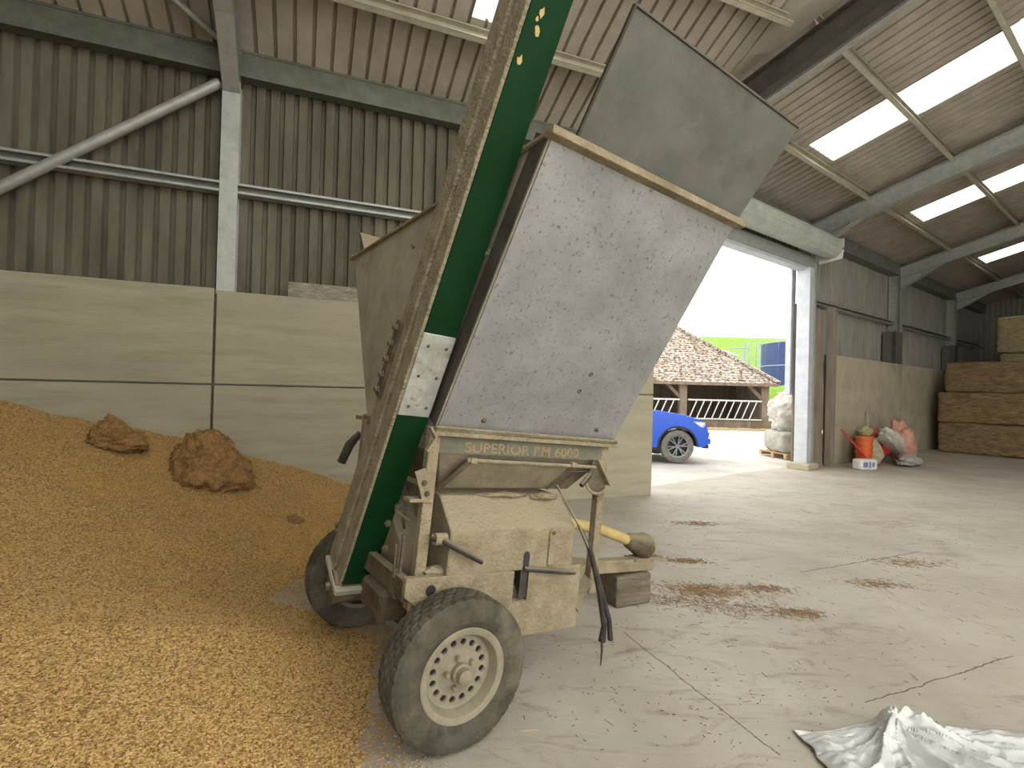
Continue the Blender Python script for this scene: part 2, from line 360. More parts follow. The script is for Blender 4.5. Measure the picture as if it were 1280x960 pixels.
def corrugated(m, L_, H_, pitch=.16, gw=.05, dep=.05, x0=0, flip=1):
    """flat pans with narrow grooves; runs x0..x0+L_ in x, grooves run along second axis H_ (list of (y,z) from start to end)"""
    (ya, za), (yb, zb) = H_
    n = max(1, int(round(L_/pitch))); p = L_/n; prof = []
    dirv = Vector((0, yb-ya, zb-za)).normalized(); nr = Vector((1, 0, 0)).cross(dirv)*flip
    for i in range(n):
        x = x0+i*p
        prof += [(x, 0), (x+p-gw-.012, 0), (x+p-gw, dep), (x+p-.012, dep)]
    prof.append((x0+L_, 0))
    vs = []
    for (y, z) in H_:
        for x, h in prof: vs.append((x, y+nr.y*h, z+nr.z*h))
    k = len(prof); m.add(vs, [(i, i+1, k+i+1, k+i) for i in range(k-1)])

# ---- wall_left
wl = empty('wall_left', ML, kind='structure', label='long barn wall, concrete panels below ribbed cladding')
def lbox(name, mt, x0, x1, d0, d1, z0, z1, bevel=0, par=wl, **kw): return box(name, mt, par, x0, x1, -d1, -d0, z0, z1, bevel, **kw)
for i, (xa, xb) in enumerate(((-12.02, -6.02), (-5.995, 0))):
    lbox('concrete_panel', 'concrete_panel', xa, xb, -.15, 0, 0, 1.548, .012)
    lbox('concrete_panel', 'concrete_panel', xa, xb, -.15, -.003, 1.565, 2.62 if i else 2.645, .012)
lbox('panel_joint', 'rust', -6.022, -5.993, -.14, -.035, 0, 2.58)
lbox('panel_backing', 'beam_dark', -12.0, -.02, -.17, -.151, 0, 2.58)
lbox('panel_backing', 'beam_dark', -12.0, -.02, -.12, -.03, 1.549, 1.564)
x = -12.4
while x < -.35:
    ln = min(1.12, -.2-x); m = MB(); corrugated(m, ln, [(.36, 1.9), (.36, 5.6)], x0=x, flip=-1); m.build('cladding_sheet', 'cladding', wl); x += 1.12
def cee(m, a, b, up, out, hgt, wid, th=.006):     # channel along a-b
    a, b, up, out = Vector(a), Vector(b), Vector(up), Vector(out)
    for p0, p1, q0, q1 in ((0, th, 0, wid), (hgt-th, hgt, 0, wid), (0, hgt, 0, th), (0, .03, wid-th, wid), (hgt-.03, hgt, wid-th, wid)):
        c = up*((p0+p1)/2) + out*((q0+q1)/2)
        P = [a+up*p0+out*q0, a+up*p1+out*q0, a+up*p1+out*q1, a+up*p0+out*q1]
        m.prism(P, b-a)
m = MB(); cee(m, (-12.4, .33, 3.80), (-.2, .33, 3.80), (0, 0, 1), (0, -1, 0), .13, .14); m.build('wall_rail', 'galvanised', wl)
m = MB(); m.box(-12.4, -.1, .16, .36, 5.19, 5.46); m.build('eaves_beam', 'beam_dark', wl, .01)
m = MB(); m.box(-12.4, -.1, .15, .17, 5.17, 5.20); m.box(-12.4, -.1, .15, .17, 5.45, 5.48); m.build('eaves_flange', 'beam_dark', wl)
def ibeam(m, a, b, side, depth_dir, w_, d_, tf=.014, tw=.01):
    """I section from a to b; a,b on centre of inner flange face; depth_dir points away from the room"""
    a, b, sd, dd = Vector(a), Vector(b), Vector(side), Vector(depth_dir)
    def slab(s0, s1, k0, k1):
        m.prism([a+sd*s0+dd*k0, a+sd*s1+dd*k0, a+sd*s1+dd*k1, a+sd*s0+dd*k1], b-a)
    slab(-w_/2, w_/2, 0, tf); slab(-w_/2, w_/2, d_-tf, d_); slab(-tw/2, tw/2, tf, d_-tf)
m = MB(); ibeam(m, (-5.93, .17, 0), (-5.93, .17, 5.12), (1, 0, 0), (0, 1, 0), .19, .20); m.build('column', 'galvanised', wl)
m = MB(); ibeam(m, (-.2, .17, 0), (-.2, .17, 5.2), (1, 0, 0), (0, 1, 0), .19, .20); m.build('column', 'galvanised', wl)
sl = Vector((0, -1, TL)).normalized(); slu = Vector((0, TL, 1)).normalized()
m = MB(); a = Vector((-5.93, .17, 5.10)); ibeam(m, a, a+sl*8.5, (1, 0, 0), slu, .19, .30)
m.prism([(-5.93-.005, .17, 4.99), (-5.93-.005, .17, 5.15), Vector((-5.935, .17, 5.15))+sl*.9], (.01, 0, 0))
m.prism([(-6.02, .17, 4.97), (-6.02, .155, 4.97), Vector((-6.02, .155, 5.13))+sl*.9, Vector((-6.02, .17, 5.13))+sl*.9], (.18, 0, 0))
m.build('rafter', 'galvanised', wl)
for xs in (-5.99, -5.87):
    m = MB(); m.box(xs-.02, xs+.02, .150, .17, 5.02, 5.22); m.build('splice_plate', 'rust', wl)
m = MB(); m.tube([(-6.06, .20, 5.06), (-9.6, .21, 2.22)], .058, 14); m.build('diagonal_brace', 'galvanised', wl, smooth=True)
m = MB(); m.tube([(-6.05, .0, 5.45), (-7.6, -1.3, 5.95)], .035, 10); m.build('roof_brace', 'galvanised', wl, smooth=True)

# ---- wall_right (with the doorway)
wr = empty('wall_right', MR, kind='structure', label='barn wall beyond the doorway with concrete panels and grey cladding')
def rbox(name, mt, t0, t1, d0, d1, z0, z1, bevel=0, par=wr, **kw): return box(name, mt, par, t0, t1, -d1, -d0, z0, z1, bevel, **kw)
for ta, tb in ((.05, 4.93), (4.99, 10.68), (10.73, 15.3)):
    rbox('concrete_panel', 'concrete_far', ta, tb, -.15, 0, 0, 2.59, .012)
x = -.45
while x < 15.4:
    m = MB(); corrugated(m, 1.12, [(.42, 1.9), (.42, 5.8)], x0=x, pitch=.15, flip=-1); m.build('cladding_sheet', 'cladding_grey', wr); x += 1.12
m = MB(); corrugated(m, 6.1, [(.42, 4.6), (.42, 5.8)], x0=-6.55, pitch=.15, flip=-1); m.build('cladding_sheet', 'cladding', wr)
m = MB(); cee(m, (-.4, .39, 3.76), (15.2, .39, 3.76), (0, 0, 1), (0, -1, 0), .12, .14); m.build('wall_rail', 'galvanised', wr)
m = MB(); m.box(-6.5, 15.2, .14, .42, 5.22, 5.55); m.build('eaves_beam', 'beam_grey', wr, .01)
COLS = (-.72, 5.05, 10.8)
for t in COLS:
    m = MB(); ibeam(m, (t, .10, 0), (t, .10, 5.3), (1, 0, 0), (0, 1, 0), .20, .30); m.build('column', 'galvanised', wr)
sR = Vector((0, -1, TR_)).normalized(); sRu = Vector((0, TR_, 1)).normalized()
for t in (-6.45, -.80, 5.05, 10.8):
    m = MB(); a = Vector((t, .12, ZER-.02-.53)); ibeam(m, a, a+sR*11.5, (1, 0, 0), sRu, .17, .33)
    if t > -5:
        m.prism([(t-.005, .10, 4.85), (t-.005, .10, 5.15), Vector((t-.005, .10, 5.12))+sR*1.0], (.01, 0, 0))
        m.prism([(t-.085, .12, 4.80), (t-.085, .10, 4.80), Vector((t-.085, .10, 5.10))+sR*1.0, Vector((t-.085, .12, 5.13))+sR*1.0], (.17, 0, 0))
    m.build('rafter', 'rafter_dark' if t < -5 else 'galvanised', wr)
m = MB(); a = Vector((-6.33, .12, ZER-.56)); m.prism([a, a+Vector((.10, 0, 0)), a+Vector((.10, 0, .03)), a+Vector((0, 0, .03))], sR*11.5); m.build('edge_strip', 'galvanised', wr)
for t in COLS[1:]:
    rbox('column_guard', 'dark_box', t-.62, t-.12, -.14, -.02, 2.60, 3.52, .01)
    rbox('column_guard', 'dark_box', t-.62, t-.60, -.36, -.02, 2.60, 3.52, .005)
rbox('end_post', 'post_brown', -.16, .04, -.02, .13, 0, 3.66, .012)
rbox('infill_panel', 'post_brown', -.95, .10, -.40, -.36, 0, 3.7)
rbox('end_post', 'post_brown', -.86, -.17, -.28, -.06, 0, 3.60, .012)

# door frame
dr = empty('door_1', MR, kind='structure', label='tall doorway with steel jamb and rolled up shutter')
m = MB(); m.box(-1.13, -.93, -.02, .26, 0, 4.45); m.build('door_jamb', 'door_steel', dr, .008)
m = MB(); m.box(-.93, -.86, -.04, .06, 0, 4.55); m.box(-.93, -.86, .16, .22, 0, 4.55); m.build('guide_rail', 'galvanised', dr, .005)
m = MB(); m.box(-6.5, -.9, .06, .28, 4.40, 4.47); m.build('lintel_soffit', 'door_steel', dr, .005)
m = MB(); m.box(-6.5, -.9, .05, .20, 4.47, 4.72); m.build('lintel', 'galvanised', dr, .006)
prof = []
for k in range(25): pass
m = MB(); n = 48
vs = []; rr = []
for xx in (-6.35, -.55):
    for k in range(n):
        a = 2*math.pi*k/n; r_ = .235 + (.012 if (k % 4) in (0, 1) else 0)
        vs.append((xx, -.20+r_*math.cos(a), 4.93+r_*math.sin(a)))
m.add(vs, [(k, (k+1) % n, n+(k+1) % n, n+k) for k in range(n)] + [tuple(range(n-1, -1, -1)), tuple(range(n, 2*n))])
m.build('rolled_shutter', 'roller_steel', dr)
m = MB(); m.prism([(-.53, .06, 4.60), (-.53, -.42, 4.66), (-.53, -.45, 4.85), (-.53, .06, 4.85)], (.012, 0, 0)); m.prism([(-.53, .06, 4.90), (-.53, -.45, 4.90), (-.53, -.45, 5.10), (-.53, .06, 5.16)], (.012, 0, 0)); m.build('shutter_bracket', 'white_plastic', dr)
m = MB(); m.tube([(-.56, -.2, 4.87), (-.42, -.2, 4.87)], .02, 8); m.build('shutter_axle', 'dark_box', dr)
m = MB(); m.box(-1.36, -.86, -.16, .30, 0, .13); m.build('plinth', 'concrete_far', dr, .015)
m = MB(); m.box(-1.06, -.86, .40, .52, 1.62, 4.5); m.build('shutter_cover', 'door_steel', dr, .008)

# ---- end walls
wn = empty('wall_end', frame(PR(15.4, 0, 0), IR, UR, ZZ), kind='structure', label='dark end wall behind the straw stack')
x = -.5
while x < 11.5:
    m = MB(); corrugated(m, 1.12, [(0, 0), (0, 6.1+x*TR_)], x0=x, pitch=.16, flip=-1); m.build('cladding_sheet', 'cladding_grey', wn); x += 1.12
wk = empty('wall_back', frame(PL(-12.6, 0, 0), -IL, -UL, ZZ), kind='structure', label='side wall of the grain bay')
x = -8.5
while x < .3:
    m = MB(); corrugated(m, 1.12, [(0, 0), (0, 5.5-x*TL)], x0=x, pitch=.16); m.build('cladding_sheet', 'cladding', wk); x += 1.12

wo = empty('added_wall_far', frame(PR(-2.8, 11.6, 0), UR, -IR, ZZ), kind='structure', label='unseen wall added opposite the long bay to keep out light')  # out of view, added to darken the far end of the bay
x = 0
while x < 18:
    m = MB(); corrugated(m, 1.12, [(0, 0), (0, 9.0)], x0=x, pitch=.16); m.build('cladding_sheet', 'cladding_grey', wo); x += 1.12  # sheets of the unseen added wall
wq = empty('added_wall_opposite', frame(PL(-12.6, 9.3, 0), UL, -IL, ZZ), kind='structure', label='unseen wall added behind the grain bay to cut the light')  # out of view, added to narrow the daylight coming from behind the camera
x = 0
while x < 5.6:
    m = MB(); corrugated(m, 1.12, [(0, 0), (0, 10.2)], x0=x, pitch=.16); m.build('cladding_sheet', 'cladding', wq); x += 1.12  # sheets of the unseen added wall
# ---- roof: two bays of sheets on purlins, meeting over the corner of the walls
ce = empty('ceiling', loc=(0, 0, 0), kind='structure', label='pitched barn roof of ribbed sheets, purlins and skylights')
pl_d = [.72, 1.86, 3.0, 4.14, 5.28, 6.42, 7.56]
edges_L = [-.45, .80, 2.14, 3.28, 4.42, 5.56, 6.70, 9.3]
W_ = 1.05
cl = empty('roof_bay', ML); cl.parent = ce
def roof_quad(par, x0, wdt, d0, d1, zE, tn, name, mt, pitch, gw=.034, dep=.06):
    m = MB(); corrugated(m, wdt, [(-d0, zE+tn*d0), (-d1, zE+tn*d1)], x0=x0, pitch=pitch, gw=gw, dep=dep, flip=-1); return m.build(name, mt, par)
x = -12.8; i = 0
while x < .2:
    wd = min(W_, .35-x)
    sky = min(abs(x+3.35), abs(x+8.6)) < .3
    for k in range(len(edges_L)-1):
        lit = sky and k >= 1 and k <= 4
        roof_quad(cl, x, wd, edges_L[k], edges_L[k+1]+.06, ZEL+.012*(k % 2), TL, 'skylight' if lit else 'roof_sheet', 'translucent_sheet' if lit else 'roof_sheet', .21)
    x += W_; i += 1
for d in pl_d:
    m = MB(); z = ZEL+TL*d
    slv = Vector((0, -1, TL)).normalized(); up = Vector((0, TL, 1)).normalized()
    cee(m, Vector((-12.5, -d, z))-up*.205, Vector((.45, -d, z))-up*.205, up, slv, .20, .07); m.build('purlin', 'purlin_steel', cl)
cr_ = empty('roof_bay', MR); cr_.parent = ce
edges_R = [-.45, 1.03, 2.36, 3.66, 4.98, 6.3, 7.62, 8.94, 10.3, 11.6]
skyR = (-3.75, 1.45, 7.6)
x = -6.40; i = 0
cuts = [-6.40, -5.55, -4.7, -3.75, -2.77, -1.75, -.7, .4, 1.45, 2.46, 3.5, 4.55, 5.6, 6.6, 7.6, 8.62, 10.0, 11.0, 12.0, 13.1, 14.1, 15.5]
for x0, x1 in zip(cuts[:-1], cuts[1:]):
    sky = any(abs(x0-q) < .05 for q in skyR)
    for k in range(len(edges_R)-1):
        lit = sky and 1 <= k <= 6
        roof_quad(cr_, x0, x1-x0, edges_R[k], edges_R[k+1]+.06, ZER+.012*(k % 2), TR_, 'skylight' if lit else 'roof_sheet', 'translucent_sheet' if lit else 'roof_sheet', .205)
for d in [.93, 2.29, 3.56, 4.88, 6.2, 7.5, 8.85, 10.2]:
    m = MB(); z = ZER+TR_*d; slv = Vector((0, -1, TR_)).normalized(); up = Vector((0, TR_, 1)).normalized()
    cee(m, Vector((-6.45, -d, z))-up*.205, Vector((15.3, -d, z))-up*.205, up, slv, .20, .07); m.build('purlin', 'purlin_steel', cr_)
# smooth flashing that closes the wedge between the two bays
m = MB(); vs = []
for d in (-.4, 1.27, 1.77, 4, 8):
    s0 = -.224+.37*(d-1.27)
    vs += [PL(s0-.25, d, ZEL+TL*d+.06), PL(s0+.42+.1*(d-1.2), d, ZEL+TL*d+.045), PR(-6.25, d, ZER+TR_*d+.07)]
m.add(vs, [f for k in range(4) for f in ((3*k, 3*k+1, 3*k+4, 3*k+3), (3*k+1, 3*k+2, 3*k+5, 3*k+4))])
m.build('flashing', 'flashing', ce)

# ================================================================ THE ROLLER MILL TRAILER
TP = math.radians(5.2); V_ = Vector((-.812, 1.206, 0)).normalized(); U0 = Vector((V_.y, -V_.x, 0))
U_ = U0*math.cos(TP) - ZZ*math.sin(TP); W3 = U0*math.sin(TP) + ZZ*math.cos(TP)
OT = Vector((-.605, 2.927, .335)) - W3*.335
MT = frame(OT, U_, V_, W3)
tr = empty('grain_mill_trailer', MT, label='dusty two-wheeled grain mill with galvanised hopper and green elevator', category='mill trailer')

def plate(m, pts, th, out):        # flat polygon given thickness th along out
    m.prism(pts, Vector(out).normalized()*th)

# hopper: trapezoid ends, flared sides
RU, FU = -.13, 1.04
VB, VT, WB, WT = .50, 1.20, 1.40, 2.555
for s, nm, mt in ((-1, 'hopper_side', 'hopper_steel'), (1, 'hopper_side', 'hopper_dusty')):
    m = MB(); nrm = Vector((0, s*(WT-WB), -(VT-VB)))
    plate(m, [(RU, s*VB, WB), (FU, s*VB, WB), (FU, s*VT, WT), (RU, s*VT, WT)], .008, nrm); m.build(nm, mt, tr, .002)
for u, e in ((RU, -1), (FU, 1)):
    m = MB(); plate(m, [(u, -VB, WB), (u, VB, WB), (u, VT, WT), (u, -VT, WT)], .008, (e, 0, 0)); m.build('hopper_end', 'hopper_dusty', tr, .002)
for s in (-1, 1):
    m = MB(); a = Vector((RU-.02, s*VT, WT)); b = Vector((FU+.04, s*VT, WT))
    m.box(RU-.03, FU+.04, min(s*(VT-.005), s*(VT+.05)), max(s*(VT-.005), s*(VT+.05)), WT-.012, WT+.022); m.build('hopper_rim', 'dusty_paint', tr, .004)
for u in (RU, FU):
    m = MB(); m.box(u-.03, u+.012, -VT-.03, VT+.03, WT-.004, WT+.012); m.build('hopper_rim', 'dusty_paint', tr, .003)
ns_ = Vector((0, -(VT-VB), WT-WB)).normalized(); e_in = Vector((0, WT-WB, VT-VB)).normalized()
m = MB(); a, b = Vector((RU-.009, -VB, WB)), Vector((RU-.009, -VT, WT)); plate(m, [a, b, b+e_in*.10, a+e_in*.10], .006, (-1, 0, 0)); m.build('corner_shade_strip', 'edge_and_shade', tr, .002)  # dark strip painting the shade on the hopper corner beside the elevator
# raised extension boards
for s in (-1, 1):
    m = MB(); e = Vector((0, s*.28, .35)); n = Vector((0, -s*.35, .28))
    b0, b1 = Vector((-.02, s*(VT-.01), WT)), Vector((1.06, s*(VT-.01), WT))
    ul, ur = (-.045, 1.045) if s < 0 else (-.085, 1.045)
    hz = (2.945 if s < 0 else 2.80)
    t0 = Vector((ul, s*(1.50 if s < 0 else 1.33), hz)); t1 = Vector((ur, s*(1.50 if s < 0 else 1.33), hz))
    if s > 0: b0.x = -.05
    plate(m, [b0, b1, t1, t0], .008, n); m.build('extension_board', 'flap_steel' if s < 0 else 'dusty_paint', tr, .002)
    m = MB(); m.bar(t0, t1, .010, .010); m.bar(b0, t0, .010, .016); m.build('board_edge', 'edge_and_shade' if s < 0 else 'rust', tr)
# bolts and holes on the hopper
def bolt(p, n, r=.012, h=.012, mt='dusty_dark', par=tr, nm='bolt'):
    n = Vector(n).normalized(); q = Vector((0, 0, 1)).rotation_difference(n).to_matrix().to_4x4()
    m = MB(); m.lathe([(0, 0), (r*1.5, 0), (r*1.5, h*.25), (r, h*.3), (r*.9, h), (0, h)], 6)
    o = m.build(nm, mt, par); o.matrix_local = Matrix.Translation(p) @ q; return o
def side_pt(u, k): return Vector((u, -(VB+(VT-VB)*k)-.008, WB+(WT-WB)*k))
nS = (0, -(WT-WB), -(VT-VB))
for u, k in ((.10, .045), (.86, .05)): bolt(side_pt(u, k), nS, .010, .012)
for p in ((RU-.008, -.82, 2.18), (RU-.008, .03, 2.40)): bolt(p, (-1, 0, 0), .014, .02, 'dusty_paint')
for p in ((.62, .30), (.60, .22)):
    m = MB(); o = side_pt(p[0], p[1]); m.lathe([(0, .001), (.012, .0015), (.018, .0005)], 10); q = Vector((0, 0, 1)).rotation_difference(Vector(nS)).to_matrix().to_4x4()
    ob = m.build('dent', 'dusty_dark', tr); ob.matrix_local = Matrix.Translation(o) @ q

# frame rails and legs below the hopper
for s in (-1, 1):
    m = MB(); y0, y1 = sorted((s*.485, s*.535)); m.box(RU-.02, 1.05, y0, y1, WB-.022, WB); y0, y1 = sorted((s*.53, s*.535)); m.box(RU-.02, 1.05, y0, y1, WB-.04, WB+.006); m.build('hopper_rail', 'dusty_paint', tr, .003)
for u in (RU, 1.01):
    m = MB(); m.box(u-.02, u+.02, -.5, .5, WB-.04, WB); m.build('cross_rail', 'dusty_paint', tr, .003)
for s in (-1, 1):
    for u in (-.135, .985):
        m = MB(); y0, y1 = sorted((s*.455, s*.505)); m.box(u-.028, u+.028, y0, y1, .50, WB-.03); m.build('hopper_leg', 'dusty_paint', tr, .005)
# name board with lettering
for s in (-1, 1):
    m = MB(); y0, y1 = sorted((s*.494, s*.50)); m.box(-.11, 1.0, y0, y1, 1.275, 1.375); nb = m.build('name_board', 'sign_green' if s < 0 else 'dusty_paint', tr, .002)
    if s < 0:
        cu = bpy.data.curves.new('txt', 'FONT'); cu.body = 'SUPERIOR RM 6000'; cu.size = .072; cu.extrude = .0008; cu.offset = .0012; cu.space_character = 1.02
        to = bpy.data.objects.new('txt', cu); COL.objects.link(to); bpy.context.view_layer.update()
        me = bpy.data.meshes.new_from_object(to.evaluated_get(bpy.context.evaluated_depsgraph_get())); bpy.data.objects.remove(to)
        xs = [v.co.x for v in me.vertices]; k = .745/(max(xs)-min(xs))
        for v in me.vertices: v.co = Vector(((v.co.x-min(xs))*k+.035, -.5005-v.co.z, 1.287+v.co.y))
        me.materials.clear(); me.materials.append(MATS['letter_gold'])
        lo = bpy.data.objects.new('lettering', me); COL.objects.link(lo); lo.parent = nb; lo['label'] = 'faded gold painted letters'
# sloping hopper bottom above the rollers
for s in (-1, 1):
    m = MB(); plate(m, [(-.10, s*.49, 1.28), (.98, s*.49, 1.28), (.86, s*.33, 1.085), (0.0, s*.33, 1.085)], .006, (0, s, -1)); m.build('hopper_throat', 'chute_dusty', tr)
m = MB(); plate(m, [(-.10, -.49, 1.28), (-.10, .49, 1.28), (0, .33, 1.085), (0, -.33, 1.085)], .006, (-1, 0, -.5)); m.build('hopper_throat', 'chute_dusty', tr)
m = MB(); plate(m, [(.98, -.49, 1.28), (.98, .49, 1.28), (.86, .33, 1.085), (.86, -.33, 1.085)], .006, (1, 0, -.5)); m.build('hopper_throat', 'chute_dusty', tr)
# slide gate
m = MB(); plate(m, [(.07, -.515, 1.245), (.72, -.515, 1.245), (.64, -.40, 1.10), (-.02, -.40, 1.10)], .005, (0, -1, -1)); sg = m.build('slide_gate', 'chute_dusty', tr)
m = MB(); m.tube([(.04, -.525, 1.25), (.90, -.525, 1.24)], .010, 10); m.build('gate_rod', 'dusty_paint', sg, smooth=True)
for u in (.075, .725):
    m = MB(); m.box(u-.018, u+.018, -.54, -.51, 1.235, 1.262); m.build('rod_clip', 'dusty_paint', sg, .003)
m = MB(); m.bar((.06, -.522, 1.245), (-.03, -.405, 1.095), .018, .02); m.build('gate_strut', 'dusty_dark', sg)
m = MB(); m.bar((.725, -.522, 1.245), (.645, -.405, 1.095), .018, .02); m.build('gate_strut', 'dusty_dark', sg)
# quarter plate and lever of the gate
m = MB(); pts = [(.88, -.53, 1.275), (.91, -.53, 1.272), (1.0, -.53, 1.155), (.985, -.53, 1.13)] + [(.93+.10*math.cos(math.radians(a)), -.53, 1.175+.085*math.sin(math.radians(a))) for a in range(-50, -171, -20)]
m.prism(pts, (0, .012, 0)); qd = m.build('lever_plate', 'dusty_dark', tr, .002)
m = MB(); m.bar((.89, -.535, 1.285), (1.0, -.535, 1.14), .05, .012, up=(1, 0, .6)); m.build('plate_lip', 'dusty_paint', qd, .002)
m = MB(); m.tube([(.84, -.55, 1.20), (.76, -.57, 1.14)], .014, 10); m.build('gate_lever', 'black_rubber', qd, smooth=True)
m = MB(); m.tube([(.80+.115*math.cos(math.radians(a)), -.545, 1.20+.105*math.sin(math.radians(a))) if False else (.91+.10*math.cos(math.radians(a)), -.545, 1.185+.095*math.sin(math.radians(a))) for a in range(180, 330, 15)], .009, 8); m.build('lever_guide', 'dusty_paint', qd, smooth=True)
# crusher cover
prof = [(-.57, .70), (-.57, .915), (-.41, 1.06), (.41, 1.06), (.57, .915), (.57, .70)]
m = MB(); m.prism([(-.03, v, w) for v, w in prof], (.775, 0, 0)); cv = m.build('crusher_cover', 'dusty_paint', tr, .008)
m = MB(); m.prism([(-.034, v, w) for v, w in prof], (.003, 0, 0)); m.build('cover_end', 'chute_dusty', cv)
m = MB(); m.box(.565, .605, -.582, -.568, .715, .90); m.build('cover_rib', 'dusty_paint', cv, .006)
m = MB(); m.lathe([(0, 0), (.012, 0), (.012, .004), (0, .004)], 8, axis='y', c=(.585, -.588, .888)); m.build('rivet', 'dusty_dark', cv)
def slotted(name, material, x0, x1, z0, z1, y, th, holes, parent):
    """plate in x-z with rectangular holes"""
    xs = sorted({x0, x1, *[h[0] for h in holes], *[h[1] for h in holes]}); zs = sorted({z0, z1, *[h[2] for h in holes], *[h[3] for h in holes]})
    m = MB()
    for a, b in zip(xs[:-1], xs[1:]):
        for c, d in zip(zs[:-1], zs[1:]):
            cx, cz = (a+b)/2, (c+d)/2
            if any(h[0] < cx < h[1] and h[2] < cz < h[3] for h in holes): continue
            m.box(a, b, y-th, y, c, d)
    o = m.build(name, material, parent); return o
lp = slotted('side_plate', 'dusty_paint', .12, .81, .365, .705, -.566, .006, [(.300, .452, .545, .705)], tr)
m = MB(); m.box(.30, .46, -.56, -.40, .50, .545); m.prism([(.31, -.50, .545), (.45, -.50, .545), (.42, -.50, .60), (.36, -.50, .585)], (0, .06, 0)); m.build('window_tray', 'dusty_paint', lp)
m = MB(); m.box(.405, .452, -.5625, -.5605, .555, .70); m.build('window_strip', 'black_rubber', lp)
m = MB(); pts = []
for a in range(0, 181, 20): pts.append((.428+.020*math.cos(math.radians(a)), -.5712, .775+.022*math.sin(math.radians(a))))
pts += [(.408, -.5712, .701), (.448, -.5712, .701)]
m.prism(pts, (0, .001, 0)); m.build('cover_slot', 'car_black', cv, label='black keyhole slot')
m = MB(); m.box(.02, .80, .56, .566, .365, .705); m.build('side_plate', 'dusty_paint', tr)
# machinery under the cover (drum housing, rollers) closes the view through
m = MB(); m.box(.0, .76, -.36, .36, .40, .70); m.build('mill_body', 'dusty_dark', tr, .02)
# chassis
for s in (-1, 1):
    m = MB(); y0, y1 = sorted((s*.53, s*.575)); yy = s*.575
    pts = [(-.235, yy, .715), (.36, yy, .700), (.36, yy, .545), (-.02, yy, .46), (-.235, yy, .63)]
    m.prism(pts, (0, -s*.045, 0)); ch = m.build('chassis_side', 'dusty_paint', tr, .006)
    if s < 0:
        m = MB(); m.lathe([(.0, 0), (.026, 0), (.026, .001), (0, .001)], 20, axis='y', c=(-.11, -.577, .652)); m.build('chassis_hole', 'car_black', ch)
        m = MB(); m.lathe([(.026, -.002), (.032, -.002), (.032, .003), (.026, .003)], 20, axis='y', c=(-.11, -.577, .652), close=True); m.build('hole_lip', 'dusty_paint', ch)
m = MB(); m.box(-.235, -.19, -.55, .55, .60, .70); m.build('chassis_cross', 'dusty_dark', tr, .006)
m = MB(); m.prism([(-.20, -.55, .62), (-.20, -.55, .56), (.10, -.55, .34), (.10, -.55, .42)], (0, .06, 0)); m.build('axle_hanger', 'dusty_paint', tr, .005)
m = MB(); m.prism([(-.20, .55, .62), (-.20, .55, .56), (.10, .55, .34), (.10, .55, .42)], (0, -.06, 0)); m.build('axle_hanger', 'dusty_paint', tr, .005)
m = MB(); m.bar((0, -.66, .335), (0, .66, .335), .07, .07); m.build('axle', 'dusty_dark', tr, .005)
# drawbar
m = MB(); m.bar((.70, 0, .50), (2.06, 0, .455), .09, .09); m.build('drawbar', 'dusty_paint', tr, .006)
m = MB(); m.bar((.72, -.34, .52), (1.42, -.02, .48), .07, .08); m.bar((.72, .34, .52), (1.42, .02, .48), .07, .08); m.build('drawbar_brace', 'dusty_paint', tr, .006)
m = MB(); m.box(1.84, 2.07, -.06, .06, .495, .512); m.lathe([(.03, .495), (.075, .495), (.075, .512), (.03, .512)], 20, c=(2.10, 0, 0), close=True); m.build('hitch_plate', 'dusty_paint', tr, .003)
# power take-off shaft
m = MB(); m.tube([(1.0, 0, .83), (1.50, 0, .735), (1.84, 0, .63)], .038, 16); pto = m.build('drive_shaft', 'pto_yellow', tr, smooth=True)
ax = (Vector((1.84, 0, .63))-Vector((1.5, 0, .735))).normalized()
q = Vector((0, 0, 1)).rotation_difference(ax).to_matrix().to_4x4()
m = MB(); pr = [(.038, -.02)]
for k in range(7): pr += [(.052+.005*k, .0+.022*k), (.058+.005*k, .011+.022*k)]
pr += [(.098, .155), (.098, .20), (.088, .20), (.088, .16), (.03, .15)]
m.lathe(pr, 28); o = m.build('shaft_guard', 'dusty_dark', pto, smooth=True, auto=60); o.matrix_local = Matrix.Translation((1.80, 0, .643)) @ q
m = MB(); m.lathe([(.0, .10), (.036, .10), (.036, .235), (.05, .235), (.05, .27), (0, .27)], 16); o = m.build('shaft_yoke', 'rust', pto, smooth=True); o.matrix_local = Matrix.Translation((1.80, 0, .643)) @ q
m = MB(); m.tube([(1.98, 0, .60), (1.99, 0, .512)], .03, 10); m.build('shaft_rest', 'dusty_dark', pto)
m = MB(); m.box(.80, 1.02, -.09, .09, .60, .95); m.build('gearbox', 'dusty_paint', tr, .02)
m = MB(); m.bar((.99, -.46, .60), (.80, -.56, .45), .05, .03); m.build('corner_stay', 'dusty_paint', tr)

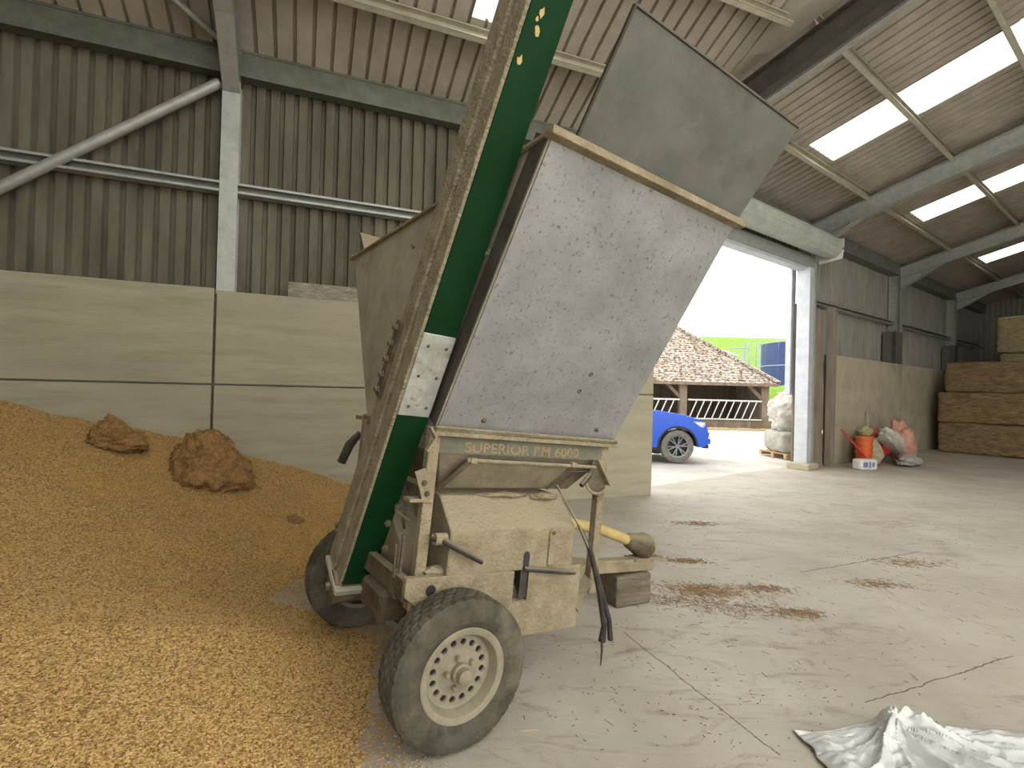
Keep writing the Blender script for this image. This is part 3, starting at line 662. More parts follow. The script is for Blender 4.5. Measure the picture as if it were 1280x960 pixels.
# wheels
def tyre_mesh(R=.335, Wd=.195, rim=.20, n=180):
    pr = []      # half profile from inner bead to outer bead: (radius, y, kind)
    h = Wd/2
    pr += [(rim-.01, -h*.72, 0), (rim+.01, -h*.86, 0), (rim+.035, -h*1.0, 0), (R-.075, -h*1.06, 0), (R-.045, -h*1.02, 0), (R-.022, -h*.93, 3), (R-.006, -h*.80, 3)]
    for y in np.linspace(-.74, .74, 25): pr.append((R-.012*abs(y)**3.2, h*y, 1))
    pr += [(R-.006, h*.80, 3), (R-.022, h*.93, 3), (R-.045, h*1.02, 0), (R-.075, h*1.06, 0), (rim+.035, h*1.0, 0), (rim+.01, h*.86, 0), (rim-.01, h*.72, 0)]
    m = MB(); vs = []; k = len(pr)
    for i in range(n):
        a = 2*math.pi*i/n
        for j, (r, y, kd) in enumerate(pr):
            rr = r
            if kd == 1:
                yy = y/h; b = int(math.floor((yy+.74)/1.48*5)); b = min(b, 4); fpos = ((yy+.74)/1.48*5) % 1
                if fpos < .16 and 0 < b: rr -= .010
                elif (i + b*2) % 5 == 0: rr -= .007
            elif kd == 3 and i % 5 == 0: rr -= .004
            x, z = rr*math.cos(a), rr*math.sin(a)
            if z < -R+.018: z = -R+.018 + (z+R-.018)*.1; 
            vs.append((x, y*(1+.10*max(0, (-z-R*.75)/(R*.25))), z))
    fs = [(i*k+j, ((i+1) % n)*k+j, ((i+1) % n)*k+j+1, i*k+j+1) for i in range(n) for j in range(k-1)]
    return m.add(vs, fs)
def rim_mesh(nh=16):
    """steel disc facing -y with a ring of round holes"""
    m = MB(); r1, r2, y = .098, .152, -.030; N = 4
    for h in range(nh):
        a0, a1 = 2*math.pi*h/nh, 2*math.pi*(h+1)/nh; am = (a0+a1)/2; rm = (r1+r2)/2
        outer = []
        for k in range(N): outer.append((r1, a0+(a1-a0)*k/N))
        for k in range(N): outer.append((r1+(r2-r1)*k/N, a1))
        for k in range(N): outer.append((r2, a1-(a1-a0)*k/N))
        for k in range(N): outer.append((r2-(r2-r1)*k/N, a0))
        O_ = [(r*math.cos(a), y, r*math.sin(a)) for r, a in outer]
        cx, cz = rm*math.cos(am), rm*math.sin(am); I_ = []; I2 = []
        for r, a in outer:
            px, pz = r*math.cos(a)-cx, r*math.sin(a)-cz; l = math.hypot(px, pz); I_.append((cx+px/l*.0155, y, cz+pz/l*.0155)); I2.append((cx+px/l*.0135, y+.012, cz+pz/l*.0135))
        n = len(O_); m.add(O_+I_+I2, [(i, (i+1) % n, n+(i+1) % n, n+i) for i in range(n)] + [(n+i, n+(i+1) % n, 2*n+(i+1) % n, 2*n+i) for i in range(n)])
    m.lathe([(.030, -.045), (.055, -.045), (.078, -.036), (.098, -.030)], 32, 'y')
    m.lathe([(.152, -.030), (.160, -.034), (.166, -.060), (.176, -.083), (.190, -.088), (.203, -.090), (.208, -.086), (.206, -.078), (.198, -.07), (.185, .0), (.18, .07), (.20, .085)], 48, 'y')
    return m
def wheel(parent, v, side):
    ty = tyre_mesh().build('tyre', 'tyre_rubber', parent, smooth=True, auto=14)
    ty.matrix_local = Matrix.Translation((0, v, .335)) @ Matrix.Rotation(0 if side < 0 else math.pi, 4, 'Z') @ Matrix.Rotation(TP, 4, 'Y').inverted() if side < 0 else Matrix.Translation((0, v, .335)) @ Matrix.Rotation(math.pi, 4, 'Z') @ Matrix.Rotation(TP, 4, 'Y')
    rim_mesh().build('rim', 'rim_paint', ty, smooth=True, auto=35)
    m = MB(); m.lathe([(.0, -.112), (.020, -.112), (.033, -.106), (.036, -.075), (.044, -.07), (.044, -.04), (0, -.04)], 24, 'y'); m.build('hub_cap', 'rim_paint', ty, smooth=True)
    for k in range(5):
        a = 2*math.pi*k/5+.5; m = MB(); m.lathe([(.0, -.066), (.008, -.066), (.012, -.060), (.012, -.034), (.0, -.034)], 6, 'y', c=(.066*math.cos(a), 0, .066*math.sin(a))); m.build('wheel_nut', 'rim_paint', ty)
    m = MB(); m.lathe([(.0, -.012), (.175, -.012), (.175, .05), (0, .05)], 28, 'y'); m.build('hole_backing', 'car_black', ty)  # black disc: the dark behind the rim holes is put into its colour
    return ty
wheel(tr, -.68, -1); wheel(tr, .70, 1)

# elevator: inclined in the v-w plane behind the hopper
ue, ew = -.325, .160
E0 = Vector((0, .03, .50)); E1 = Vector((0, -1.27, 2.955)); ea = (E1-E0).normalized(); en = Vector((0, ea.z, -ea.y)); en = Vector((0, .888, .46)) if en.y < 0 else en
en = (en - ea*en.dot(ea)).normalized(); ED = .215; L_e = 3.55
def EP(k, n_, u): return Vector((u, 0, 0)) + Vector((0, E0.y, E0.z)) + ea*k + en*n_
def ebox(m, k0, k1, n0, n1, u0, u1):
    m.prism([EP(k0, n0, u0), EP(k0, n1, u0), EP(k0, n1, u1), EP(k0, n0, u1)], ea*(k1-k0)); return m
KJ0, KJ1 = 1.075, 1.475
ebox(MB(), 0, KJ0, 0, ED, ue+.004, ue+ew).build('elevator_leg', 'green_paint', tr, .003, label='dark green lower elevator casing')
ebox(MB(), KJ1, L_e, 0, ED, ue+.004, ue+ew).build('elevator_leg', 'green_paint', tr, .003, label='dark green upper elevator casing')
ebox(MB(), KJ0-.01, KJ1+.01, -.004, ED, ue+.002, ue+ew+.001).build('splice_sleeve', 'splice_metal', tr, .003, label='bare metal sleeve joining the elevator halves')
# dusty rear covers, two strips with a seam
ebox(MB(), .02, L_e, .004, ED*.45, ue-.014, ue+.004).build('elevator_cover', 'elevator_dusty', tr, .004)
ebox(MB(), .02, L_e, ED*.52, ED+.01, ue-.026, ue+.004).build('elevator_cover', 'elevator_dusty', tr, .004)
ebox(MB(), .02, L_e, ED*.44, ED*.53, ue-.003, ue+.004).build('cover_seam', 'rust', tr)
hb = ebox(MB(), KJ0-.03, KJ1-.03, ED*.80, ED*1.08, ue-.042, ue-.026).build('hinge_strip', 'rust', tr, .003)
for k in np.linspace(KJ0+.005, KJ1-.065, 5): bolt(EP(k, ED*.94, ue-.042), (-1, 0, 0), .013, .020, 'dusty_dark', hb, 'hinge_bolt')
for k in (KJ0+.04, KJ0+.2, KJ1-.05):
    bolt(EP(k, -.004, ue+.04), -en, .006, .004, 'dusty_dark'); bolt(EP(k, -.004, ue+ew-.03), -en, .006, .004, 'dusty_dark')
# paint chips near the top of the casing
for i, (k, u, r) in enumerate(((2.76, .056, .017), (2.705, .060, .017), (2.59, .030, .016), (2.735, .045, .009))):
    m = MB(); pts = []
    for a in range(9):
        th = 2*math.pi*a/9; rr = r*(.55+.6*random.random()); pts.append(EP(k+rr*math.sin(th)*1.3, -.0006, ue+u+rr*.8*math.cos(th)))
    m.prism(pts, en*.0007); m.build('paint_chip', 'paint_chip', tr)
# boot at the foot
m = MB(); m.bar(EP(-.02, ED+.02, ue-.02), EP(-.02, -.03, ue-.02), .03, .04, up=(1, 0, 0)); m.bar(EP(-.02, -.02, ue-.03), EP(-.02, -.02, ue+ew+.02), .03, .035, up=ea); m.build('boot_frame', 'galvanised', tr, .004)
m = MB(); m.lathe([(0, -.13), (.085, -.13), (.09, -.11), (.09, .14), (.08, .16), (0, .16)], 28, 'x', c=(ue+.10, .12, .47)); bt = m.build('boot_drum', 'dusty_dark', tr, smooth=True)
m = MB(); m.lathe([(0, -.16), (.02, -.16), (.025, -.14), (.05, -.138), (.055, -.128), (0, -.128)], 20, 'x', c=(ue+.10, .12, .47)); m.build('bearing', 'dusty_dark', bt, smooth=True)
m = MB(); ebox(m, .02, .16, ED+.01, ED+.05, ue-.02, ue+.05); m.build('belt_adjuster', 'dusty_dark', tr, .004)
m = MB(); m.tube([EP(.05, ED+.05, ue+.0), EP(.5, ED+.05, ue+.02), EP(.85, ED+.045, ue+.03)], .018, 8); m.build('adjuster_rod', 'black_rubber', tr, smooth=True)
# transfer housing between mill and elevator
m = MB(); m.prism([(ue+ew, -.30, .52), (ue+ew, .36, .52), (ue+ew, .36, .98), (ue+ew, .10, 1.10), (ue+ew, -.30, .80)], (.14, 0, 0)); m.build('transfer_box', 'chute_dusty', tr, .01)
m = MB(); m.box(-.22, -.03, -.28, .45, .40, .56); m.build('auger_trough', 'dusty_dark', tr, .03)
for p in ((-.24, -.30, .90), (-.24, -.30, .78), (-.2, -.30, .98)): bolt(p, (0, -1, 0), .012, .02, 'dusty_dark')
m = MB(); m.tube([(-.20, -.40, 1.02), (-.19, -.36, .93), (-.16, -.32, .88)], .008, 8); m.tube([(-.17, -.40, .93), (-.24, -.38, .98), (-.20, -.42, 1.05)], .007, 8); m.build('tension_rod', 'dusty_dark', tr)
m = MB(); m.bar((-.215, -.45, .88), (-.215, -.45, .66), .012, .012); m.bar((-.245, -.44, .84), (-.24, -.44, .68), .010, .010); m.build('guide_rod', 'rust', tr)
m = MB(); m.bar((-.20, -.515, 1.195), (-.145, -.515, 1.055), .055, .012, up=(0, 1, 0)); bp_ = m.build('bracket_plate', 'dusty_paint', tr, .003)
m = MB(); m.box(-.235, -.12, -.52, -.44, 1.045, 1.06) ; m.build('bracket_foot', 'dusty_paint', bp_)
for w_ in (1.135, 1.085): bolt((-.175+(1.135-w_)*.4, -.522, w_), (0, -1, 0), .010, .01, 'rust', bp_)
m = MB(); m.bar((-.185, -.54, 1.40), (-.150, -.54, 1.35), .012, .03, up=(0, 1, 0)); m.bar((-.150, -.54, 1.35), (-.190, -.54, 1.285), .012, .03, up=(0, 1, 0)); m.build('stay_hook', 'dusty_paint', tr, .002)
# hoses and straps
m = MB(); m.tube([(-.11, -.53, .885), (-.06, -.57, .875), (.0, -.60, .84), (.06, -.61, .81), (.13, -.615, .775)], [.017, .017, .014, .013, .012], 10); m.build('hose', 'black_rubber', tr, smooth=True)
m = MB(); m.lathe([(.018, -.03), (.028, -.03), (.028, .03), (.018, .03)], 14, 'x', c=(-.075, -.55, .88), close=True); m.build('hose_clamp', 'dusty_paint', tr)
m = MB(); m.tube([(.42, -.57, .708), (.50, -.59, .702), (.60, -.60, .69), (.745, -.60, .668)], [.012, .014, .014, .009], 10); m.build('hose', 'black_rubber', tr, smooth=True)
m = MB(); m.bar((.59, -.56, 1.14), (.75, -.585, .93), .016, .008); m.bar((.75, -.585, .93), (.845, -.60, .775), .022, .010); m.build('tie_strap', 'dusty_paint', tr, .002)
for pts, rr in (([(.78, -.585, .90), (.85, -.605, .77), (.93, -.62, .55), (.985, -.62, .36), (.99, -.61, .27)], [.006, .014, .018, .016, .022]),
                ([(.80, -.58, .86), (.87, -.60, .74), (.95, -.63, .52), (1.0, -.64, .40), (1.025, -.64, .285)], [.006, .012, .014, .014, .017]),
                ([(.975, -.62, .30), (.985, -.62, .22), (.985, -.62, .14)], [.008, .006, .003])):
    m = MB(); m.tube(pts, rr, 9); m.build('hanging_hose', 'black_rubber', tr, smooth=True)
m = MB(); m.tube([(.70, -.42, 1.10), (.78, -.47, 1.20), (.86, -.50, 1.21)], .006, 6); m.build('wire', 'black_rubber', tr)
# far side details seen left of the elevator
m = MB(); m.box(-.17, -.06, .50, .62, 1.365, 1.39); m.build('rail_end', 'dusty_paint', tr, .003)
m = MB(); m.tube([(-.15, .55, 1.28), (-.20, .58, 1.20), (-.235, .60, 1.08)], [.02, .03, .028], 8); m.build('rubber_flap', 'black_rubber', tr, smooth=True)

# grain packed on top of the cover and chassis
for i, (u, v, w_, a, b, c) in enumerate(((.62, -.42, 1.055, .10, .05, .02), (.35, -.41, 1.06, .16, .04, .015), (-.06, -.50, .71, .06, .045, .03))):
    m = blob(a, b, c, 3, .3, 2, i); o = m.build('dust_heap', 'dusty_paint', tr, smooth=True); o.matrix_local = Matrix.Translation((u, v, w_))

# wooden block under the hitch
m = soft_box(-.16, .16, -.13, .13, 0, .235, (14, 14, 10), .006, 6, .02, 3)
m.build('timber_block', 'wood_block', mw=Matrix.Translation((.90, 4.02, 0)) @ Matrix.Rotation(.42, 4, 'Z'), smooth=True, label='worn dark timber block propping up the trailer drawbar', category='block')

# ================================================================ GRAIN HEAP
FOOT = [(-.85, 6.95), (-1.15, 5.7), (-1.38, 4.75), (-1.72, 4.15), (-1.74, 3.82), (-1.30, 3.62), (-.98, 3.38), (-.80, 3.25), (-.72, 2.9), (-.66, 2.5), (-.60, 2.15), (-.55, 1.6), (-.6, .7), (-1.0, -.6)]
FP = np.array(FOOT)
def foot_dist(P):       # signed distance, positive to the left of the foot line (inside the heap)
    best = np.full(len(P), 1e9); sgn = np.ones(len(P))
    for a, b in zip(FP[:-1], FP[1:]):
        ab = b-a; t = np.clip(((P-a)@ab)/(ab@ab), 0, 1); q = a+t[:, None]*ab; d = np.hypot(*(P-q).T)
        cr2 = ab[0]*(P[:, 1]-a[1])-ab[1]*(P[:, 0]-a[0])
        upd = d < best-1e-9; best = np.where(upd, d, best); sgn = np.where(upd, np.where(cr2 < 0, 1, -1), sgn)
    return best*sgn
def heap_h(P):
    d = foot_dist(P)
    far = np.clip((P[:, 1]-2.6)/1.6, 0, 1)      # the near apron is shallower
    k = .30 + .088*far
    h = k*np.clip(d, 0, None)
    h = np.where(d < .5, h*(.35+.65*np.clip(d/.5, 0, 1)), h)
    return np.minimum(h, 1.9-.0*h)
nx, ny = 190, 190
gx = np.linspace(-9.5, -.45, nx); gy = np.linspace(.2, 7.1, ny); GX, GY = np.meshgrid(gx, gy); P = np.stack([GX.ravel(), GY.ravel()], 1)
H_ = heap_h(P)
nzv = np.array([noise.fractal(Vector((x*1.1, y*1.1, 3.3)), 1., 2., 4)*.05 + noise.noise(Vector((x*5, y*5, 1)))*.010 for x, y in P])
H_ = H_ + nzv*np.clip(H_/.25, 0, 1)
dw = (P[:, 0]-A0.x)*IL.x + (P[:, 1]-A0.y)*IL.y       # distance in front of the wall
sw = (P[:, 0]-A0.x)*UL.x + (P[:, 1]-A0.y)*UL.y
ok = (foot_dist(P) > -.03) & (dw > -.03) & (sw > -12.4)
idx = np.arange(nx*ny).reshape(ny, nx); faces = []
for j in range(ny-1):
    for i in range(nx-1):
        q = (idx[j, i], idx[j, i+1], idx[j+1, i+1], idx[j+1, i])
        if ok[list(q)].all(): faces.append(tuple(int(k) for k in q))
used = sorted({k for f in faces for k in f}); rem = {k: n for n, k in enumerate(used)}
hm = MB(); hm.v = [(float(P[k, 0]), float(P[k, 1]), float(H_[k])+.004) for k in used]; hm.f = [tuple(rem[k] for k in f) for f in faces]
heap = hm.build('grain_heap', 'barley_heap', smooth=True, auto=80, kind='stuff', label='large heap of golden rolled barley sloping down from the concrete wall', category='grain')
dens = heap.data.attributes.new('dens', 'FLOAT', 'POINT')
dist_c = [math.dist((x, y, z), (0, 0, 1.6)) for x, y, z in hm.v]
dens.data.foreach_set('value', [max(.0, min(1., (2.2/d)**1.7)) if x > -6.5 else 0 for d, (x, y, z) in zip(dist_c, hm.v)])
def grain_nodes(obj, dmax, rad):
    ng = bpy.data.node_groups.new('grain_scatter', 'GeometryNodeTree')
    ng.interface.new_socket('Geometry', in_out='INPUT', socket_type='NodeSocketGeometry'); ng.interface.new_socket('Geometry', in_out='OUTPUT', socket_type='NodeSocketGeometry')
    N = ng.nodes; L = ng.links; gi = N.new('NodeGroupInput'); go = N.new('NodeGroupOutput')
    at = N.new('GeometryNodeInputNamedAttribute'); at.data_type = 'FLOAT'; at.inputs['Name'].default_value = 'dens'
    mu = N.new('ShaderNodeMath'); mu.operation = 'MULTIPLY'; mu.inputs[1].default_value = dmax; L.new(at.outputs['Attribute'], mu.inputs[0])
    dp = N.new('GeometryNodeDistributePointsOnFaces'); dp.distribute_method = 'RANDOM'; L.new(gi.outputs[0], dp.inputs['Mesh']); L.new(mu.outputs[0], dp.inputs['Density'])
    ic = N.new('GeometryNodeMeshIcoSphere'); ic.inputs['Radius'].default_value = rad; ic.inputs['Subdivisions'].default_value = 1
    tf = N.new('GeometryNodeTransform'); tf.inputs['Scale'].default_value = (2.0, 1.0, .75); L.new(ic.outputs['Mesh'], tf.inputs['Geometry'])
    sm = N.new('GeometryNodeSetMaterial'); sm.inputs['Material'].default_value = MATS['barley_grain']; L.new(tf.outputs[0], sm.inputs['Geometry'])
    rv = N.new('FunctionNodeRandomValue'); rv.data_type = 'FLOAT_VECTOR'; rv.inputs[0].default_value = (-.5, -.5, 0); rv.inputs[1].default_value = (.5, .5, 6.283)
    rs = N.new('FunctionNodeRandomValue'); rs.data_type = 'FLOAT'; rs.inputs[2].default_value = .7; rs.inputs[3].default_value = 1.25
    ip = N.new('GeometryNodeInstanceOnPoints'); L.new(dp.outputs['Points'], ip.inputs['Points']); L.new(sm.outputs[0], ip.inputs['Instance']); L.new(rv.outputs[0], ip.inputs['Rotation']); L.new(rs.outputs[1], ip.inputs['Scale'])
    jn = N.new('GeometryNodeJoinGeometry'); L.new(gi.outputs[0], jn.inputs[0]); L.new(ip.outputs[0], jn.inputs[0]); L.new(jn.outputs[0], go.inputs[0])
    md = obj.modifiers.new('grains', 'NODES'); md.node_group = ng
grain_nodes(heap, 26000, .0046)

def scatter_bits(name, pts, size, mt, label, cat, flat=True):
    """many small slivers as one mesh"""
    m = MB()
    for (x, y, z), (ln, wd, th), a, tl in zip(pts, size[0], size[1], size[2]):
        c, s = math.cos(a), math.sin(a); dx, dy = c*ln/2, s*ln/2; ox, oy = -s*wd/2, c*wd/2; dz = tl*ln/2
        m.add([(x-dx-ox, y-dy-oy, z), (x+dx-ox, y+dy-oy, z+dz), (x+dx+ox, y+dy+oy, z+dz), (x-dx+ox, y-dy+oy, z), (x-dx, y-dy, z+th), (x+dx, y+dy, z+dz+th)],
              [(0, 1, 5, 4), (2, 3, 4, 5), (0, 4, 3), (1, 2, 5), (0, 3, 2, 1)])
    return m.build(name, mt, kind='stuff', label=label, category=cat)
# grains spilled past the foot of the heap
pts = []; 
while len(pts) < 6000:
    k = rng.integers(2, 11); t = rng.random(); q = FP[k]*(1-t)+FP[k+1]*t; q = q + rng.normal(0, .10, 2) + np.array([abs(rng.normal(0, .12)), 0])
    if -1.9 < q[0] < -.2: pts.append((q[0], q[1], .002))
n = len(pts)
scatter_bits('spilled_grain', pts, ([(.008*rng.uniform(.8, 1.3), .0045, .004) for _ in range(n)], rng.uniform(0, 6.28, n), np.zeros(n)), 'grain_bits', 'loose grains spilled on the concrete around the trailer wheels', 'grain')
# straw on the floor: loose scatter with thicker patches
def straw(n, centers, spread, mt, nm, label, ln=(.03, .11), wide=True):
    pts = []
    for _ in range(n):
        if centers and rng.random() < .75:
            c = centers[rng.integers(len(centers))]; q = np.array(c[:2])+rng.normal(0, c[2], 2)*np.array([1.5, .6])
        else:
            q = np.array([rng.uniform(-.1, 8.5), rng.uniform(1.9, 11)])
        d = (q[0]-B0.x)*IR.x+(q[1]-B0.y)*IR.y; t = (q[0]-B0.x)*UR.x+(q[1]-B0.y)*UR.y
        if d < .05 and t > -1.4: continue
        if (q[0]-A0.x)*IL.x+(q[1]-A0.y)*IL.y < .1: continue
        if foot_dist(np.array([q]))[0] > -.15: continue
        pts.append((q[0], q[1], .001))
    k = len(pts)
    scatter_bits(nm, pts, ([(rng.uniform(*ln), rng.uniform(.0015, .004), .002) for _ in range(k)], rng.uniform(0, 6.28, k), rng.uniform(0, .12, k)), mt, label, 'straw')
straw(3800, [(1.60, 4.28, .10), (1.66, 4.25, .13), (1.60, 4.22, .10), (1.70, 4.98, .07), (2.12, 4.32, .07), (1.35, 4.05, .12), (1.72, 3.9, .14), (2.3, 6.4, .09), (2.15, 3.85, .07), (3.9, 5.1, .13), (3.2, 4.5, .10)], 0, 'straw_brown', 'straw_litter', 'brown straw litter gathered in patches on the floor', (.015, .06))
straw(420, [(1.64, 4.25, .25), (3.2, 4.2, .6)], 0, 'straw_yellow', 'straw_litter', 'pale loose straw stalks scattered over the floor', (.02, .09))
straw(320, [(1.1, 3.2, .5), (.9, 2.6, .4)], 0, 'chip_dark', 'floor_crumbs', 'dark crumbs of dirt scattered over the floor', (.006, .02))

# hardened clods on the heap
def clod(x, y, dz, rx, ry, rz, seed, label):
    z = float(heap_h(np.array([[x, y]]))[0]); m = blob(rx, ry, rz, 5, .35, 1.6, seed, None, .10)
    m.v = [(px*(1-.42*pz/rz)-.30*max(0, pz)*rx/rz+.0*py, py*(1-.35*pz/rz), pz) for px, py, pz in m.v]
    m.build('grain_clod', 'clod', mw=Matrix.Translation((x, y, z+dz)), smooth=True, auto=80, label=label, category='grain clod', group='clods on the grain heap')
clod(-3.86, 5.12, .11, .27, .15, .17, 2, 'smaller dark clod of caked grain by the wall, left of the other')
clod(-2.98, 5.22, .10, .38, .24, .36, 5, 'larger dark clod of caked grain in front of the panel joint')
clod(-2.05, 5.0, .01, .08, .06, .05, 9, 'fist-sized lump of grain right of the large clod')

# ================================================================ THINGS IN THE BARN
# weathered plank standing on the ledge
m = MB(); m.box(-5.26, -4.1, .0, .03, 2.622, 2.80); pk = m.build('plank', 'plank', mw=ML @ Matrix.Translation((0, .03, 0)), bevel=.006, label='weathered grey plank standing on top of the concrete wall', category='plank')
# white plastic sheet in the right foreground
def sheet():
    nx_, ny_ = 220, 120; vs = []
    for j in range(ny_):
        for i in range(nx_):
            a, b = i/(nx_-1), j/(ny_-1)
            x = 1.38 + a*1.5; y = 2.56-.12*a - b*.75
            edge = min(1, b/.10)*min(1, (a+.01)/.06)
            dx, dy = a-.30, (b-.12)*.6; r = math.hypot(dx, dy); th = math.atan2(dy, dx)
            fold = 1-abs(noise.noise(Vector((th*2.6, r*1.2, 4.4))))*2.0
            fold2 = 1-abs(noise.noise(Vector((th*7.5, r*3.0, 9.1))))*2.0
            cr3 = 1-abs(noise.noise(Vector((a*22+b*9, b*17-a*8, 3.7))))*2.2
            cr4 = 1-abs(noise.noise(Vector((a*9-b*6, b*9+a*4, 6.1))))*2.2
            h = .008 + edge*(.055*max(0, fold)**1.5*min(1, r/.10+.3)*min(1, .35+1.6*a) + .022*max(0, fold2)*min(1, r/.1) + .014*max(0, cr4) + .003*max(0, cr3))
            k1 = math.exp(-(abs((a-.27)+(b-.17)*.35)/.038)**1.5-(abs(b-.17)/.13)**2); k2 = math.exp(-(abs((a-.36)-(b-.14)*.5)/.034)**1.5-(abs(b-.14)/.12)**2)
            h += .105*k1 + .085*k2
            x += .04*noise.noise(Vector((a*4, b*7, .4))); y += .05*noise.noise(Vector((a*6, b*2, 8.4)))
            if a < .25: y -= (1-b)*(.25-a)*.28
            vs.append((x, y, max(.004, h)))
    return MB().add(vs, [(j*nx_+i, j*nx_+i+1, (j+1)*nx_+i+1, (j+1)*nx_+i) for j in range(ny_-1) for i in range(nx_-1)])
o = sheet().build('plastic_sheet', 'plastic_film', smooth=True, auto=50, label='crumpled white plastic sheet lying on the floor in the foreground', category='plastic sheet')
sd = o.modifiers.new('thick', 'SOLIDIFY'); sd.thickness = .002; sd.offset = 1

# straw bales: big rectangular, front faces across the wall
def bale(t, d, z, ln=2.45, h=.92, dp=1.2, mt='bale_straw', seed=0, label='', group=None):
    e = empty('straw_bale', MR @ Matrix.Translation((t, -d, z)), label=label, category='straw bale')
    if group: e['group'] = group
    soft_box(0, dp, -ln, 0, 0, h, (22, 22, 22), .035, 5, .07, seed).build('straw_block', mt, e, smooth=True, auto=80)
    for k in range(5):
        y = -ln*(k+.6)/5.3; m = MB(); m.tube([(-.006, y, .03), (-.012, y+.01, h*.5), (-.006, y, h-.03), (.05, y, h+.004), (dp-.05, y, h+.004)], .005, 5); m.build('twine', 'twine', e)
    return e
g = 'big straw bales stacked by the wall'
rows = [(7.05, .32, 0, 'bottom'), (7.02, .30, .92, 'middle'), (7.22, .42, 1.84, 'top')]
for i, (t, d, z, nm) in enumerate(rows):
    bale(t, d, z, seed=i*3+1, label=f'brown straw bale, {nm} of the front stack, nearest the concrete wall', group=g)
    bale(t+.03, d+2.5, z, seed=i*3+2, label=f'brown straw bale, {nm} of the front stack, cut by the right picture edge', group=g)
for i, (t, d, z, h, lb) in enumerate(((8.5, 1.5, 0, .95, 'pale straw bale on the floor behind the brown front stack'), (8.5, 1.5, .95, .95, 'pale straw bale second from the floor behind the brown front stack'),
                                      (8.5, 1.45, 1.9, 1.18, 'pale yellow straw bale just showing above the brown stack, under another'), (8.45, 1.38, 3.08, 1.12, 'pale yellow straw bale topmost behind the brown stack, nearest the roof'))):
    bale(t, d, z, h=h, dp=1.6, mt='bale_pale', seed=20+i, label=lb, group='pale bales behind the front stack')

# bits and pieces beside the doorway post
def Rm(t, d, rz=0, z=0): return MR @ Matrix.Translation((t, -d, z)) @ Matrix.Rotation(rz, 4, 'Z')
for i in range(4):
    e = empty('bucket', Rm(.62, .52, .3*i, .0+.115*i), label=('orange plastic bucket, ' + ('bottom', 'second', 'third', 'top')[i] + ' of the nested stack'), category='bucket', group='orange buckets nested in a stack')
    m = MB(); m.lathe([(.0, .004), (.125, .004), (.13, .0), (.17, .34), (.185, .34), (.187, .37), (.175, .375), (.165, .35), (.122, .02), (0, .02)], 32); m.build('bucket_body', 'orange_plastic', e, smooth=True)
    m = MB(); m.tube([(.187*math.cos(a), .187*math.sin(a), .33) for a in np.linspace(0, math.pi, 13)], .004, 6); m.build('bucket_handle', 'galvanised', e, smooth=True)
blob(.19, .15, .12, 4, .3, 2.2, 4).build('feed_sack', 'sack_green', mw=Rm(.64, .52, .2, .83), smooth=True, label='green sack bundled on top of the orange buckets', category='sack')
e = empty('shovel', Rm(.30, .50, 0), label='red plastic shovel leaning on the wall beside the buckets', category='shovel')
m = MB(); m.tube([(.05, -.12, .30), (-.15, .30, .86)], .02, 10); m.build('shaft', 'red_plastic', e, smooth=True)
m = MB(); m.prism([(.0, -.06, .34), (.13, -.06, .34), (.18, -.30, .02), (.0, -.30, .02)], (0, .015, .012)); m.build('blade', 'red_plastic', e, .006)
e = empty('canister', Rm(.10, .72, -.45), label='white plastic canister with printed side lying in front of the post', category='canister')
m = soft_box(-.22, .22, -.13, .13, 0, .24, (10, 10, 10), .002, 3, .045, 1); m.build('canister_body', 'white_plastic', e, smooth=True)
m = MB(); m.lathe([(0, 0), (.035, 0), (.035, .03), (0, .03)], 16, 'x', c=(.22, .05, .17)); m.build('cap', 'red_plastic', e)
for k, (x0, x1, z0, z1) in enumerate(((-.17, -.05, .07, .18), (-.02, .03, .06, .19), (.06, .12, .08, .17))):
    m = MB(); m.box(x0, x1, -.1335, -.1325, z0, z1); m.build('printed_mark', 'print_blue', e)
def sack(name, mt, t, d, z, r, rz, seed, label, tilt=0, cat='sack', amp=.35, rough=.06):
    m = blob(*r, 4, amp, 1.5, seed, -r[2]*.75, rough); m.build(name, mt, mw=Rm(t, d, rz, z) @ Matrix.Rotation(tilt, 4, 'Y'), smooth=True, auto=80, label=label, category=cat, group='empty sacks piled by the wall')
sack('empty_sack', 'woven_pink', 2.70, .62, .46, (.36, .30, .54), .2, 1, 'pink woven sack slumped at the right end of the pile')
sack('empty_sack', 'red_plastic', 3.15, .60, .28, (.18, .22, .38), .2, 2, 'red sack behind the pink one, beside the straw bales')
sack('empty_sack', 'woven_white', 1.80, .70, .56, (.75, .24, .19), .1, 3, 'white printed sack lying across the top of the pile', .38)
sack('empty_sack', 'print_red', 1.55, .28, .68, (.42, .18, .16), 0, 4, 'red sack lying behind the white one against the wall', -.25)
sack('empty_sack', 'woven_tan', 1.25, .45, .30, (.30, .24, .34), 0, 5, 'tan sack right beside the orange buckets')
sack('empty_sack', 'sack_grey', 2.0, 1.0, .12, (.62, .22, .14), .1, 6, 'flattened grey sack on the floor at the front of the pile')
sack('empty_sack', 'red_plastic', 1.75, .45, .28, (.45, .18, .16), 0, 7, 'dark red sack under the white printed one')
m = MB(); m.tube([(2.05, -.12, .7), (2.15, -.06, 1.15), (2.18, -.05, 1.25)], .022, 8); m.build('tool_handle', 'woven_tan', mw=MR.copy(), smooth=True, label='pale wooden handle standing up behind the sacks', category='handle')

